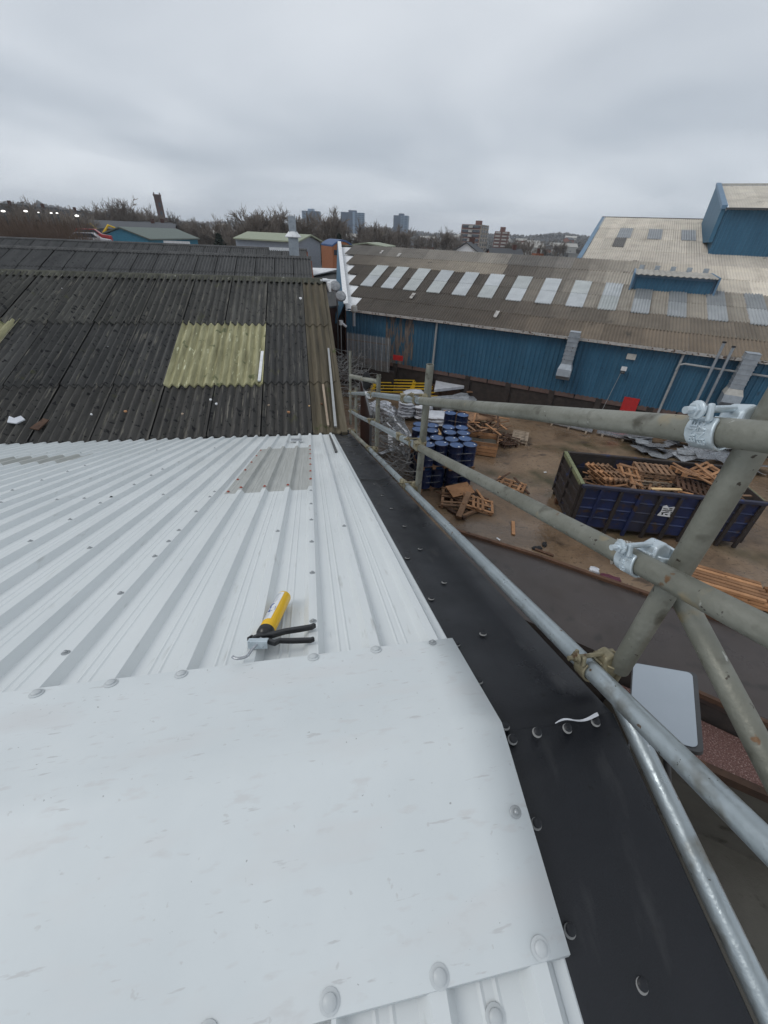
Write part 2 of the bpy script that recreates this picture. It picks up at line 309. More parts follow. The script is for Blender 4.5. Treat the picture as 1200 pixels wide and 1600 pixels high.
def sheet(pfun, x0, x1, y0, y1, name, m, lift=0, label=None):
    b = MB(); pr = rib_profile(x0, x1); n = len(pr)
    vs = [pfun(x, y, h+lift) for y in (y0, y1) for x, h in pr]+[pfun(x, y, h+lift-.0012) for y in (y0, y1) for x, h in pr]
    fs = [(i, i+1, n+i+1, n+i) for i in range(n-1)]+[(2*n+i+1, 2*n+i, 3*n+i, 3*n+i+1) for i in range(n-1)]
    fs += [(n+i, n+i+1, 3*n+i+1, 3*n+i) for i in range(n-1)]+[(i+1, i, 2*n+i, 2*n+i+1) for i in range(n-1)]
    b.add(vs, fs)
    o = b.build(name, m, wb, label=label)
    return o
xs = [XE, -.035] + [-.035-.96*k for k in range(1, 12)]
VY = 7.15
for i in range(len(xs)-1):
    x1, x0 = xs[i], xs[i+1]-.0
    for j, (ya, yb) in enumerate(((RY+.02, 3.12), (3.06, 5.50), (5.44, VY+.02))):
        if j == 1 and i == 1:       # skylight bay
            sheet(far_pt, x0, -.725, ya, yb, 'roof_sheet', M['white'], .0015*(2-j))
            continue
        if j == 1 and i == 4:
            continue
        sheet(far_pt, x0-.03, x1+.002*(i > 0), ya, yb, 'roof_sheet', M['white'], .0016*(2-j)+.0006*(i % 2))
sheet(far_pt, -.745, -.03, 3.0, 5.52, 'skylight_sheet', M['grp'], .004, 'weathered grey translucent sheet let into the white roof beside the seam')
sheet(far_pt, xs[5], xs[4], 5.0, 5.52, 'skylight_sheet', M['grp'], .004, 'weathered grey translucent sheet at the left of the white roof')
sheet(far_pt, xs[5], xs[4], 3.06, 5.05, 'roof_sheet', M['white'], .002)
for i in range(4):
    sheet(near_pt, xs[i+1]-.03, xs[i]+.002*(i > 0), RY-.02, -2.6, 'roof_sheet', M['white'], 0)
# ridge capping: one folded sheet, far leaf to y=.79, near leaf to y=.085 (edge slightly turned down)
def cap_pt(u, v, x):
    pass
for (xa, xb, nm) in ((XE+.006, -4.2, 'ridge_capping'), (-4.16, -9.6, 'ridge_capping')):
    b = MB(); rows = []
    for y, f, off in ((.800, far_pt, -.010), (.795, far_pt, .0035), (.62, far_pt, .0045), (.50, far_pt, .005), (RY, far_pt, .0055), (.41, near_pt, .005), (.30, near_pt, .0045), (.088, near_pt, .0035), (.083, near_pt, -.010)):
        rows.append((y, f, off))
    nx = 40
    for y, f, off in rows:
        for i in range(nx+1):
            x = xa+(xb-xa)*i/nx
            b.v.append(tuple(f(x, y, off+.0016*mnoise.noise(Vector((x*2.1, y*5, 3))))))
    b.f = [(j*(nx+1)+i+1, j*(nx+1)+i, (j+1)*(nx+1)+i, (j+1)*(nx+1)+i+1) for j in range(len(rows)-1) for i in range(nx)]
    o = b.build(nm, M['cap'], wb, smooth=True)
    sm = o.modifiers.new('thickness', 'SOLIDIFY'); sm.thickness = .0012
# verge trim: a narrow folded edge on the sheets beside the black flashing
for f, y0, y1 in ((far_pt, .80, VY), (near_pt, .083, -2.6)):
    b = MB(); prof = [(XE-.02, -.0305), (XE-.004, -.0295), (XE+.004, -.0305), (XE+.008, -.0345)]
    b.add([f(x, y, h) for y in (y0, y1) for x, h in prof], [(i, i+1, 4+i+1, 4+i) for i in range(3)])
    b.build('verge_trim', M['white'], wb)
# black verge flashing, in three lengths: far slope two, near slope one, with a hollow and a raised outer bead
fprof = [(XE-.03, -.038), (XE+.03, -.036), (.47, -.037), (.53, -.044), (.58, -.050), (.63, -.045), (.69, -.031), (.718, -.030), (.726, -.040), (.726, -.23)]
def flash(f, y0, y1, lift, label=None):
    b = MB(); n = len(fprof); ny = max(2, int(abs(y1-y0)/.12))
    for j in range(ny+1):
        y = y0+(y1-y0)*j/ny
        for x, h in fprof:
            w = .004*mnoise.noise(Vector((x*4, y*1.3, 8))) if .42 < x < .68 else 0
            b.v.append((x, RY, RZ-.012+(h+w+.0008)*1.049) if abs(y-RY) < 1e-6 else tuple(f(x, y, h+lift+w)))
    b.f = [(j*n+i, j*n+i+1, (j+1)*n+i+1, (j+1)*n+i) for j in range(ny) for i in range(n-1)]
    o = b.build('edge_flashing', M['black'], wb, smooth=True, label=label)
    sm = o.modifiers.new('thickness', 'SOLIDIFY'); sm.thickness = .0015; return o
flash(near_pt, RY, -2.6, .0008)
flash(far_pt, RY, 3.32, .0008)
flash(far_pt, 3.25, VY+.05, .0)
# gutter lip where the white roof meets the old one
b = MB(); b.add([(x, y, z) for x in (XE+.3, -9.6) for y, z in ((VY-.01, far_pt(0, VY).z-.02), (VY+.03, far_pt(0, VY).z-.075), (VY+.09, far_pt(0, VY).z-.075), (VY+.11, far_pt(0, VY).z+.0))], [(i, i+1, 5+i, 4+i) for i in range(3)])
b.build('valley_gutter', M['dkgrey'], wb)
# walls beneath
b = MB(); b.prism([(.66, VY, 0), (.66, -2.5, 0), (.66, -2.5, near_pt(0, -2.5).z-.06), (.66, RY, RZ-.07), (.66, VY, far_pt(0, VY).z-.06)], (-.2, 0, 0))
b.build('wall', M['brick_dark'], wb)
# screws
def dome(name, m1, rw=.013, rd=.0085):
    b = MB(); b.lathe([(rw, 0), (rw, .0022), (rw*.8, .0035), (rd, .0036), (rd, .007), (rd*.7, .0095), (rd*.2, .0105)], n=14); return b.mesh(name, m1, True)
S_metal = dome('screw', flat('washer_grey', (.36, .38, .39), .35, .5), .0125, .0062)
S_white = dome('screw', flat('white_plastic_cap', (.55, .58, .59), .4), .0175, .0115)
S_red = dome('screw', flat('red_washer', (.38, .07, .04), .6), .013, .008)
# on the black flashing: pale washer under a black cap that sits off-centre
def black_screw():
    b = MB(); b.lathe([(.0122, 0), (.0122, .002), (.011, .003)], n=16)
    me = b.mesh('screw', flat('pale_washer', (.26, .26, .255), .45), True); return me
S_blk = black_screw(); c_ = MB(); c_.lathe([(.0102, .002), (.0102, .005), (.0075, .007), (.003, .0075)], c=(.0018, .0018, .0), n=16); S_blkcap = c_.mesh('cap', M['black'], True)
def put(me, f, nrm, x, y, off, name='screw', cap=None):
    z = nrm; xx = Vector((1, 0, 0)); yy = z.cross(xx); o = link(name, me, wb, mw=frame(f(x, y, off), xx, yy, z))
    if cap: link('cap', cap, o)
    return o
def crown(x): return CR+round((x-CR)/PITCH)*PITCH
for x, y in [(-1.647, 2.432), (-1.649, 2.056), (-1.159, 1.879), (-0.819, 1.892), (-0.76, 1.693), (-0.748, 2.066), (-0.768, 1.325), (-0.778, 0.95), (-1.642, 2.813), (-1.659, 2.984), (-1.487, 2.984), (-1.837, 2.986),
             (-2.018, 2.989), (-2.544, 4.211), (-2.533, 3.801), (-2.535, 3.419), (-2.515, 4.541), (-1.137, 2.964), (-0.742, 2.433), (-0.741, 2.813), (-1.63, 3.399), (-1.626, 3.788), (-1.661, 4.096), (-0.799, 2.97),
             (-0.235, 1.93), (.152, 1.938), (-0.04, 0.977), (-.04, 1.357), (-.04, 1.727), (-.04, 2.094), (-.04, 2.451), (-.04, 2.835), (-3.46, 3.2), (-3.46, 3.9), (-3.46, 4.7), (-2.9, 3.0), (-2.35, 3.0), (-3.2, 5.6), (-2.2, 5.6), (-1.4, 5.6)]:
    put(S_metal, far_pt, fn_, crown(x), y, .003)
for k in range(7): put(S_red, far_pt, fn_, CR, 3.25+.36*k, .006)
for k in range(1, 4): put(S_red, far_pt, fn_, CR-PITCH*k+.0, 3.06, .006)
for k in range(6): put(S_red, far_pt, fn_, -.722, 3.06+.46*k, -.024)
for x, y in ((-3.93, 4.6), (-3.93, 5.1), (-3.93, 5.5), (-2.92, 5.0)): put(S_red, far_pt, fn_, x, y, -.02)
for x, y in [(-0.784, 0.772), (-0.601, 0.776), (-0.417, 0.778), (-0.041, 0.782), (0.152, 0.782), (.335, .782)]+[(-.98-.192*k, .772) for k in range(0, 14)]:
    put(S_white if x < .3 else S_metal, far_pt, fn_, x, y, .005)
for x, y in [(-0.69, .803), (-0.495, .806), (-0.31, .806), (.06, .806)]: put(S_metal, far_pt, fn_, x, y, -.028)
for x, y in [(-.034, .106), (.158, .102), (.352, .104), (-.23, .104), (-.42, .104)]: put(S_white, near_pt, nn_, x, y, .005)
put(S_white, near_pt, nn_, .25, .035, -.03); put(S_metal, near_pt, nn_, .378, .295, .005)
for x, y in [(0.523, 3.1), (0.52, 2.7), (0.523, 2.35), (0.526, 4.1), (0.528, 1.972), (0.526, 1.609), (0.529, 1.23), (0.425, 0.805), (0.538, 0.849), (0.427, 0.633), (.427, .475), (.43, 1.1), (.43, 1.5), (.525, 4.8), (.525, 5.6)]:
    put(S_blk, far_pt, fn_, x, y, -.036 if x > .5 else -.031, cap=S_blkcap)
for x, y in [(0.434, 0.425), (0.502, 0.431), (0.59, 0.430), (0.665, 0.433), (0.430, 0.268), (0.432, 0.108), (0.543, 0.019), (.52, -.4)]:
    put(S_blk, near_pt, nn_, x, y, -.032 if x < .52 or x > .65 else -.044, cap=S_blkcap)

# loose things on the white roof
b = MB(); b.prism([far_pt(.285, 4.9, -.028), far_pt(.315, 4.9, -.028), far_pt(.33, 6.95, -.028), far_pt(.30, 6.95, -.028)], fn_*.02)
o = b.build('offcut_strip', M['dkgrey']); tag(o, 'dark folded metal offcut lying along the far right edge of the white roof', 'metal strip')
b = MB(); b.prism([far_pt(-.34, 6.12, .002), far_pt(-.17, 6.05, .002), far_pt(-.17, 6.2, .002), far_pt(-.34, 6.26, .002)], fn_*.02)
tag(b.build('metal_offcut', M['alu']), 'small bright metal offcut on the white roof near the dark valley', 'metal offcut')
# torn strip of white sealing tape on the flashing at the ridge
b = MB(); nx = 14; b.v = []
for i in range(nx+1):
    u = i/nx; x = .555+.115*u; w = .0015+.012*u*(.6+.5*abs(mnoise.noise(Vector((u*9, 0, 0)))))
    c = near_pt(x, .443+.004*math.sin(u*7), -.026+.012*u)
    b.v += [tuple(c+Vector((0, w*.55, .004*math.sin(u*9)))), tuple(c-Vector((0, w*.35, 0)))]
b.f = [(2*i, 2*i+1, 2*i+3, 2*i+2) for i in range(nx)]
o = b.build('torn_tape', M['plastic']); tag(o, 'torn strip of white tape sticking out over the black flashing joint', 'tape'); o.modifiers.new('t', 'SOLIDIFY').thickness = .0012

# caulking gun lying in a trough
def gun():
    P0 = far_pt(-.197, .905, .018); P1 = far_pt(-.150, 1.150, .012)      # rear and front of the cartridge axis
    ax = (P1-P0).normalized(); sd_ = ax.cross(fn_).normalized(); up = sd_.cross(ax).normalized()
    g = thing('caulking_gun', 'caulking gun with yellow sealant cartridge and black handles lying on the white roof', 'caulking gun', P0)
    g.matrix_world = frame(P0, sd_, ax, up)          # local: x right, y forward along the cartridge, z up
    ROT = Matrix(((1, 0, 0), (0, 0, 1), (0, 1, 0)))  # lathe z -> local y
    b = MB(); b.lathe([(.0245, .018), (.0255, .020), (.0255, .236), (.0245, .240)], rot=ROT, n=32)
    c = b.build('cartridge', mat('yellow_cartridge', [(.3, (.80, .46, .008)), (.7, (.86, .53, .012))], rough=.35), g, True)
    b = MB(); b.lathe([(.0235, .240), (.0225, .243), (.008, .2445), (.0075, .252), (.0045, .262), (.0035, .268)], rot=ROT, n=20); b.build('nozzle', mat('cloudy_plastic', [(.3, (.55, .5, .45)), (.7, (.7, .66, .6))], rough=.3), c, True)
    c.scale = (1.06, 1.10, 1.06)
    def band(a0, a1, y0, y1, nm, m, r=.0259, par=c):
        b = MB(); n = 10
        b.grid(lambda u, v: (r*math.sin(R(a0+(a1-a0)*u)), y0+(y1-y0)*v, r*math.cos(R(a0+(a1-a0)*u))), n, 1); return b.build(nm, m, par, True)
    wl = flat('label_white', (.80, .82, .84), .4); bl = flat('label_blue', (.015, .06, .27), .4)
    band(-100, 14, .055, .232, 'white_label', wl)
    # blue emblem: a disc-like patch with a white wave cut through it
    b = MB(); r = .0263; pts = []
    for i in range(19):
        t_ = math.pi*i/18; a = -34+44*math.cos(t_); y = .108+.046*math.sin(t_) ; pts.append((a, y))
    pts += [(-64, .098), (-46, .105), (-26, .094), (-8, .101)]
    cen = (-34, .118); V = [(r*math.sin(R(a)), y, r*math.cos(R(a))) for a, y in [cen]+pts]
    b.add(V, [(0, i+1, (i+1) % len(pts)+1) for i in range(len(pts))]); b.build('blue_emblem', bl, c)
    b = MB(); pts = []
    for i in range(16):
        t_ = 2*math.pi*i/16; pts.append((-12+17*math.cos(t_), .133+.013*math.sin(t_)))
    V = [(.0266*math.sin(R(a)), y, .0266*math.cos(R(a))) for a, y in [(-12, .133)]+pts]
    b.add(V, [(0, i+1, (i+1) % 16+1) for i in range(16)]); b.build('white_mark', wl, c)
    b = MB()
    for k in range(9):
        y = .160+.0075*k; a1 = -12+8*((k*7) % 3)/3
        rr_ = .0264; b.grid(lambda u, v, y=y, a1=a1: (rr_*math.sin(R(-85+(a1+85)*u)), y+.002*v*(1.6 if k in (7, 8) else 1), rr_*math.cos(R(-85+(a1+85)*u))), 5, 1)
    for k in range(4):
        y = .062+.008*k; b.grid(lambda u, v, y=y: (.0264*math.sin(R(-80+72*u)), y+.002*v, .0264*math.cos(R(-80+72*u))), 5, 1)
    b.build('small_print', flat('label_grey_print', (.45, .49, .54), .5), c)
    blk = mat('black_painted_gun', [(.3, (.010, .010, .011)), (.7, (.02, .02, .022))], rough=.32)
    # rear cup and open cradle rail under the cartridge
    b = MB(); b.lathe([(.012, -.012), (.020, -.006), (.027, .002), (.0285, .006), (.0285, .024), (.0268, .024)], rot=ROT, n=28); b.build('rear_cup', blk, g, True)
    b = MB(); b.grid(lambda u, v: (.0275*math.sin(R(130+100*u)), .02+.215*v, .0275*math.cos(R(130+100*u))), 8, 1); o = b.build('cradle', blk, g, True); o.modifiers.new('t', 'SOLIDIFY').thickness = .0012
    def bar(path, w, t, nm, m=blk):
        b = MB(); path = [Vector(p) for p in path]; n = len(path); vs = []
        for i, p in enumerate(path):
            d = (path[min(i+1, n-1)]-path[max(i-1, 0)]).normalized(); s_ = Vector((0, 0, 1)).cross(d).normalized()
            ww = w[i] if isinstance(w, (list, tuple)) else w
            vs += [p+s_*ww/2+Vector((0, 0, t/2)), p-s_*ww/2+Vector((0, 0, t/2)), p-s_*ww/2-Vector((0, 0, t/2)), p+s_*ww/2-Vector((0, 0, t/2))]
        fs = [(4*i+j, 4*i+(j+1) % 4, 4*i+4+(j+1) % 4, 4*i+4+j) for i in range(n-1) for j in range(4)]+[(3, 2, 1, 0), (4*n-4, 4*n-3, 4*n-2, 4*n-1)]
        b.add(vs, fs); o = b.build(nm, m, g); bevel(o, .003, 2); return o
    # fixed handle and trigger, both to the right
    bar([(-.030, -.030, .006), (-.012, -.018, .008), (.03, -.010, .008), (.065, .012, .006), (.11, .028, .004), (.148, .040, .004), (.158, .052, .004)], [.012, .018, .020, .018, .018, .017, .012], .016, 'handle')
    bar([(.010, -.030, .004), (.035, -.045, .004), (.047, -.050, .004), (.060, -.038, .004), (.10, -.036, .002), (.158, -.034, .002), (.168, -.026, .002)], [.014, .015, .018, .014, .015, .015, .011], .015, 'trigger')
    bar([(-.034, -.010, .004), (-.044, -.026, .004), (-.038, -.040, .004), (-.020, -.044, .004)], .008, .012, 'thumb_release')
    b = MB(); b.box((-.003, -.052, .016), (.062, .018, .004)); b.box((-.003, -.061, .004), (.062, .0025, .026)); b.box((-.003, -.040, .004), (.05, .0025, .022)); o = b.build('catch_plate', M['zinc'], g); bevel(o, .001)
    # push rod bent to a hook at the end
    pth = [(-.002, 0, .006), (-.005, -.06, .006), (-.013, -.086, .005)]
    for i in range(9):
        t_ = R(-20-120*i/8); pth.append((-.038+.026*math.cos(t_)-.002, -.104+.026*math.sin(t_)*.9, .004))
    b = MB(); b.tube(pth, .0044, 12); b.build('push_rod', M['alu'], g, True)
    return g
gun()

# ------------------------------------------------------------------ old corrugated fibre-cement roofs
TB = math.tan(R(17)); OY0, OZ0 = 7.22, CH-3.07
HALF = 6.2; RIDGE_Y = [13.42, 26.0, 38.3]; RIDGE_Z = OZ0+TB*(RIDGE_Y[0]-OY0)
ob = thing('old_roof_building', 'old dark corrugated roof with mossy ridges and a yellowed skylight, beyond the white roof', 'building', (0, 0, 0))
def corr(x0, x1, y0, y1, zf, name, m, waves=6, amp=.033, lift=0, col=None, parent=ob, seg=6, label=None, jit=0):
    b = MB(); n = waves*seg
    dz = random.uniform(-jit, jit)
    rows = [(y0, 0), (y1, 0)]
    for y, _ in rows:
        for i in range(n+1):
            u = i/n; b.v.append((x0+(x1-x0)*u, y, zf(y)+amp*math.cos(2*math.pi*waves*u)+lift+dz))
    for i in range(n+1): b.v.append((b.v[i][0], y0, b.v[i][2]-.034))
    b.f = [(i, i+1, n+2+i, n+1+i) for i in range(n)]+[(2*n+2+i, 2*n+3+i, i+1, i) for i in range(n)]
    o = b.build(name, m, parent, True, label=label)
    if col: o.color = (*col, 1)
    return o
rowsY = [OY0-.08, 8.66, 10.93, RIDGE_Y[0]]
zf1 = lambda y: OZ0+TB*(y-OY0)
SWID = .94
colx = [.02-SWID*k for k in range(0, 13)]
for r in range(3):
    y0, y1 = rowsY[r], rowsY[r+1]+.12*(r < 2)
    tint = ((.94, .94, .94), (.84, .87, .91), (.93, .95, .93))[r]
    corr(.02, .56, y0, y1, zf1, 'roof_sheet', M['cement_brown'], waves=3, lift=.030*r)
    for k in range(len(colx)-1):
        x1, x0 = colx[k], colx[k+1]
        if r == 1 and k in (1, 2):
            corr(x0-.02, x1, y0-.06, y1, zf1, 'skylight_sheet', M['yellowgrp'], lift=.05, waves=6, label='yellow green weathered translucent sheet in the middle row of the old roof'); continue
        if r == 1 and k == 7:
            corr(x0+.2, x1+.36, y0-.06, y1, zf1, 'skylight_sheet', M['yellowgrp'], lift=.055, waves=6, label='yellow green translucent sheet at the left end of the middle row'); continue
        v = random.uniform(.78, 1.12)
        corr(x0+.012, x1-.014, y0, y1, zf1, 'roof_sheet', M['cement'], lift=.034*r+.008*(k % 2), col=tuple(t_*v for t_ in tint), jit=.006)
b = MB(); b.grid(lambda u, v: (-12+12.5*u, OY0+(RIDGE_Y[0]-OY0)*v, zf1(OY0+(RIDGE_Y[0]-OY0)*v)-.055), 1, 1); b.build('roof_underlay', M['dark'], ob)
def zf_down(yr): return lambda y: RIDGE_Z-TB*(y-yr)
def zf_up(yr): return lambda y: RIDGE_Z-TB*(yr-y)
for bi, yr in enumerate(RIDGE_Y):
    # slope going down beyond each ridge
    nxt = RIDGE_Y[bi+1] if bi+1 < 3 else yr+12.4; vy = (yr+nxt)/2
    b = MB(); b.grid(lambda u, v: (-26+26.55*u, yr+(vy-yr)*v, zf_down(yr)(yr+(vy-yr)*v)), 1, 1); b.build('roof_slope', M['cement_far'], ob)
    if bi:
        y0s = [vy0, vy0+2.1, vy0+4.2, yr]
        for r in range(3):
            nc = 25 if bi == 1 else 26
            for k in range(nc):
                if bi == 2 and r < 2: continue
                x1 = (.55 if bi == 1 else .5)-SWID*k
                corr(x1-SWID+.02, x1-.02, y0s[r], y0s[r+1]+.12*(r < 2), zf_up(yr), 'roof_sheet', M['cement_far'], lift=.030*r, seg=4, amp=.03, jit=.008)
    if bi: b = MB(); b.grid(lambda u, v: (-24+24.5*u, vy0+(yr-vy0)*v, zf_up(yr)(vy0+(yr-vy0)*v)-.06), 1, 1); b.build('roof_underlay', M['dark'], ob)
    vy0 = vy
    # ridge tiles, corrugated to match
    k = 0; x = .58
    while x > -22:
        w = .94; b = MB(); n = 24
        for dy, dz in ((-.30, -.075), (-.12, -.012), (-.05, .03), (.05, .03), (.12, -.012), (.30, -.075)):
            for i in range(n+1):
                u = i/n; am = .024 if abs(dy) > .1 else .005
                b.v.append((x-w*u-.01*u, yr+dy, RIDGE_Z+dz+.075+am*math.cos(2*math.pi*6*u)))
        b.f = [(j*(n+1)+i+1, j*(n+1)+i, (j+1)*(n+1)+i, (j+1)*(n+1)+i+1) for j in range(5) for i in range(n)]
        b.build('ridge_tile', M['moss'] if bi == 0 else M['cement_far'], ob, True); x -= w; k += 1
# edge boards and side wall
for y0, y1, za, zb in ((OY0-.1, RIDGE_Y[0], OZ0-.03, RIDGE_Z),):
    b = MB(); b.prism([(.56, y0, za+.03), (.56, y1, zb+.03), (.56, y1, zb-.16), (.56, y0, za-.16)], (.10, 0, 0)); b.build('barge_board', M['cement_brown'], ob)
b = MB(); b.prism([(.60, OY0-.1, 0), (.60, OY0-.1, OZ0-.2), (.60, RIDGE_Y[0], RIDGE_Z-.1), (.60, 19.7, OZ0-.1), (.60, 26, RIDGE_Z-.1), (.60, 32.2, OZ0), (.60, 38.3, RIDGE_Z-.1), (.60, 44, OZ0), (.60, 44, 0)], (-.25, 0, 0))
b.build('wall', M['brick'], ob)
# white flashing patch at the ridge end
b = MB(); b.box((.62, 13.45, RIDGE_Z+.06), (.26, .42, .04), .2); b.box((.72, 13.2, RIDGE_Z-.08), (.05, .5, .22), .2); b.build('end_flashing', M['whitep'], ob)
# things lying on the old roof
def lie_old(pts, th, nm, m, label, cat):
    n_ = Vector((0, -TB, 1)).normalized(); b = MB(); b.prism([Vector((x, y, zf1(y)))+n_*.04 for x, y in pts], n_*th); return tag(b.build(nm, m), label, cat)
lie_old([(-1.03, 8.7), (-.97, 8.7), (-.94, 9.78), (-1.0, 9.78)], .03, 'white_batten', M['whitep'], 'thin white batten lying beside the yellow skylight of the old roof', 'batten')
lie_old([(.29, 7.28), (.33, 7.28), (.31, 8.55), (.27, 8.55)], .03, 'pale_batten', M['woodg'], 'pale batten on the brown right edge of the old roof', 'batten')
lie_old([(-5.15, 7.62), (-5.0, 7.58), (-4.9, 7.68), (-5.0, 7.78), (-5.08, 7.72), (-5.18, 7.78)], .02, 'white_rag', M['plastic'], 'crumpled white rag at the far left on the old dark roof', 'rag')
lie_old([(-4.75, 7.45), (-4.6, 7.4), (-4.52, 7.65), (-4.62, 7.7)], .02, 'brown_cloth', M['woodd'], 'brown sodden cloth beside the white rag on the old roof', 'cloth')
b = MB(); b.box((-1.5, RIDGE_Y[2]-.4, RIDGE_Z-.02), (1.6, .12, .25)); tag(b.build('white_strip', M['whitep']), 'white strip fixed along the farthest dark ridge beside the flue', 'board')
lie_old([(.42, 7.25), (.47, 7.25), (.52, 9.9), (.48, 9.9)], .03, 'gutter_length', M['pipe'], 'grey gutter length lying along the right verge of the old roof', 'gutter')
DEB = [(-1.9, 8.15, .05, 'whitep', 'white chip of render on the old roof below the yellow skylight'), (-1.78, 8.02, .05, 'whitep', 'white chip beside another chip below the yellow skylight'), (-.42, 7.72, .055, 'woodo', 'orange brick crumb near the lower right of the old roof'),
       (-.02, 7.9, .035, 'woodp', 'tiny yellow crumb near the brown sheets of the old roof'), (.22, 7.95, .05, 'rust', 'dark red scrap on the brown sheets of the old roof'), (-3.35, 7.86, .05, 'woodo', 'orange crumb left of centre low on the old roof'),
       (-2.35, 7.75, .045, 'woodg', 'tan pebble low on the old roof'), (-.8, 7.95, .04, 'woodg', 'small pale stone on the dark sheets'), (-3.9, 7.8, .04, 'whitep', 'white speck of rubble at the left of the old roof'), (-4.2, 10.0, .05, 'plastic', 'small white scrap high on the left of the old roof'),
       (-.05, 12.3, .10, 'whitep', 'white bird shaped litter near the top right of the old roof'), (-5.9, 12.6, .06, 'whitep', 'white crumb near the mossy ridge at the left')]
for x, y, s, mm, lb in DEB:
    s = s*.62
    b = MB(); pts = [(s*math.cos(i*1.05)*random.uniform(.6, 1.1), s*.8*math.sin(i*1.05)*random.uniform(.6, 1.1)) for i in range(6)]
    b.prism([Vector((x+px, y+py, zf1(y+py)+.02)) for px, py in pts], (0, 0, s*.7)); tag(b.build('rubble_piece', M[mm]), lb, 'rubble')
# flue behind the second ridge
fl = thing('flue_stack', 'square grey metal flue with a cone collar standing behind the second dark ridge', 'flue', (-.34, 29.5, 6.0))
b = MB(); b.box((0, 0, 1.1), (.58, .58, 2.2)); b.build('lower_duct', M['duct'], fl)
b = MB(); b.lathe([(.46, 2.2), (.48, 2.24), (.24, 2.5)], n=20); b.build('collar', M['whitep'], fl)
b = MB(); b.box((0, 0, 2.85), (.42, .42, .75)); b.build('upper_duct', M['duct'], fl)

# ------------------------------------------------------------------ scaffold guard rail along the verge
D_ = fd
sc = thing('scaffold_guardrail', 'galvanised tube guard rail with three rails and couplers along the right edge of the roof', 'scaffold', (0, 0, 0))
TR = .02415
def rail_pt(X, Nn, y):                    # X across, Nn = offset normal to the far slope below camera height, y along
    base = Vector((X, 0, CH))+Vector((0, math.sin(math.atan(SL)), math.cos(math.atan(SL))))*Nn
    return base+D_*((y-base.y)/D_.y)
RAILS = {'top': (.680, -.0800), 'mid': (.680, -.372), 'low': (.672, -.706)}
def tube(a, b, m, nm='rail', r=TR, bend=None, parent=sc):
    pts = [Vector(a), Vector(b)]
    if bend: pts.insert(1, (pts[0]+pts[1])/2+Vector((0, 0, bend)))
    o = MB().tube(pts, r, 28, cap=False).build(nm, m, parent, True)
    e_ = MB().hollow(Vector(a), Vector(a)+(Vector(b)-Vector(a)).normalized()*.06, r*.998, r*.86, 24).build('tube_end', m, o)
    return o
def P(nm, y): return rail_pt(*RAILS[nm], y)
tube(P('top', -.5), P('top', 2.36), M['galv']); tube(P('top', 2.36), P('top', 6.9), M['galv_new'], bend=.02)
tube(P('mid', -.5), P('mid', 2.40), M['galv']); tube(P('mid', 2.30), P('mid', 4.2), M['galv_new']); tube(P('mid', 4.2), P('mid', 6.9), M['galv_new'], bend=-.012)
tube(P('low', .055), P('low', 2.6), M['galv_new']); tube(P('low', 2.62), P('low', 4.5), M['galv_new']); tube(P('low', 4.52), P('low', 6.9), M['galv'])
# lower rail of the near slope
lo0 = near_pt(.757, .47, -.030); lo1 = near_pt(.757, -1.2, -.022)
tube(lo0, lo1, M['galv_new'])
PX = .742
def post(x, y, z0, z1, m='galv'): return tube((x, y, z1), (x, y, z0), M[m], 'post')
post(PX, .515, CH-.90, CH+.75)
post(PX+.005, 2.485, CH-1.585, CH-.645); post(PX, 4.32, CH-2.05, CH-1.225); post(PX, 6.45, CH-2.85, CH-2.03); post(PX+.02, 7.55, CH-3.1, CH-1.72)
tube((PX, 4.34, CH-1.31), (PX-.26, 4.75, CH-1.36), M['galv'], 'transom')
tube((.800, .56, CH-.63), (.805, -.45, CH-1.11), M['galv'], 'brace')
tube((.795, .56, CH-.66), (.87, .60, CH-1.6), M['dkgrey'], 'standard_below') if False else None
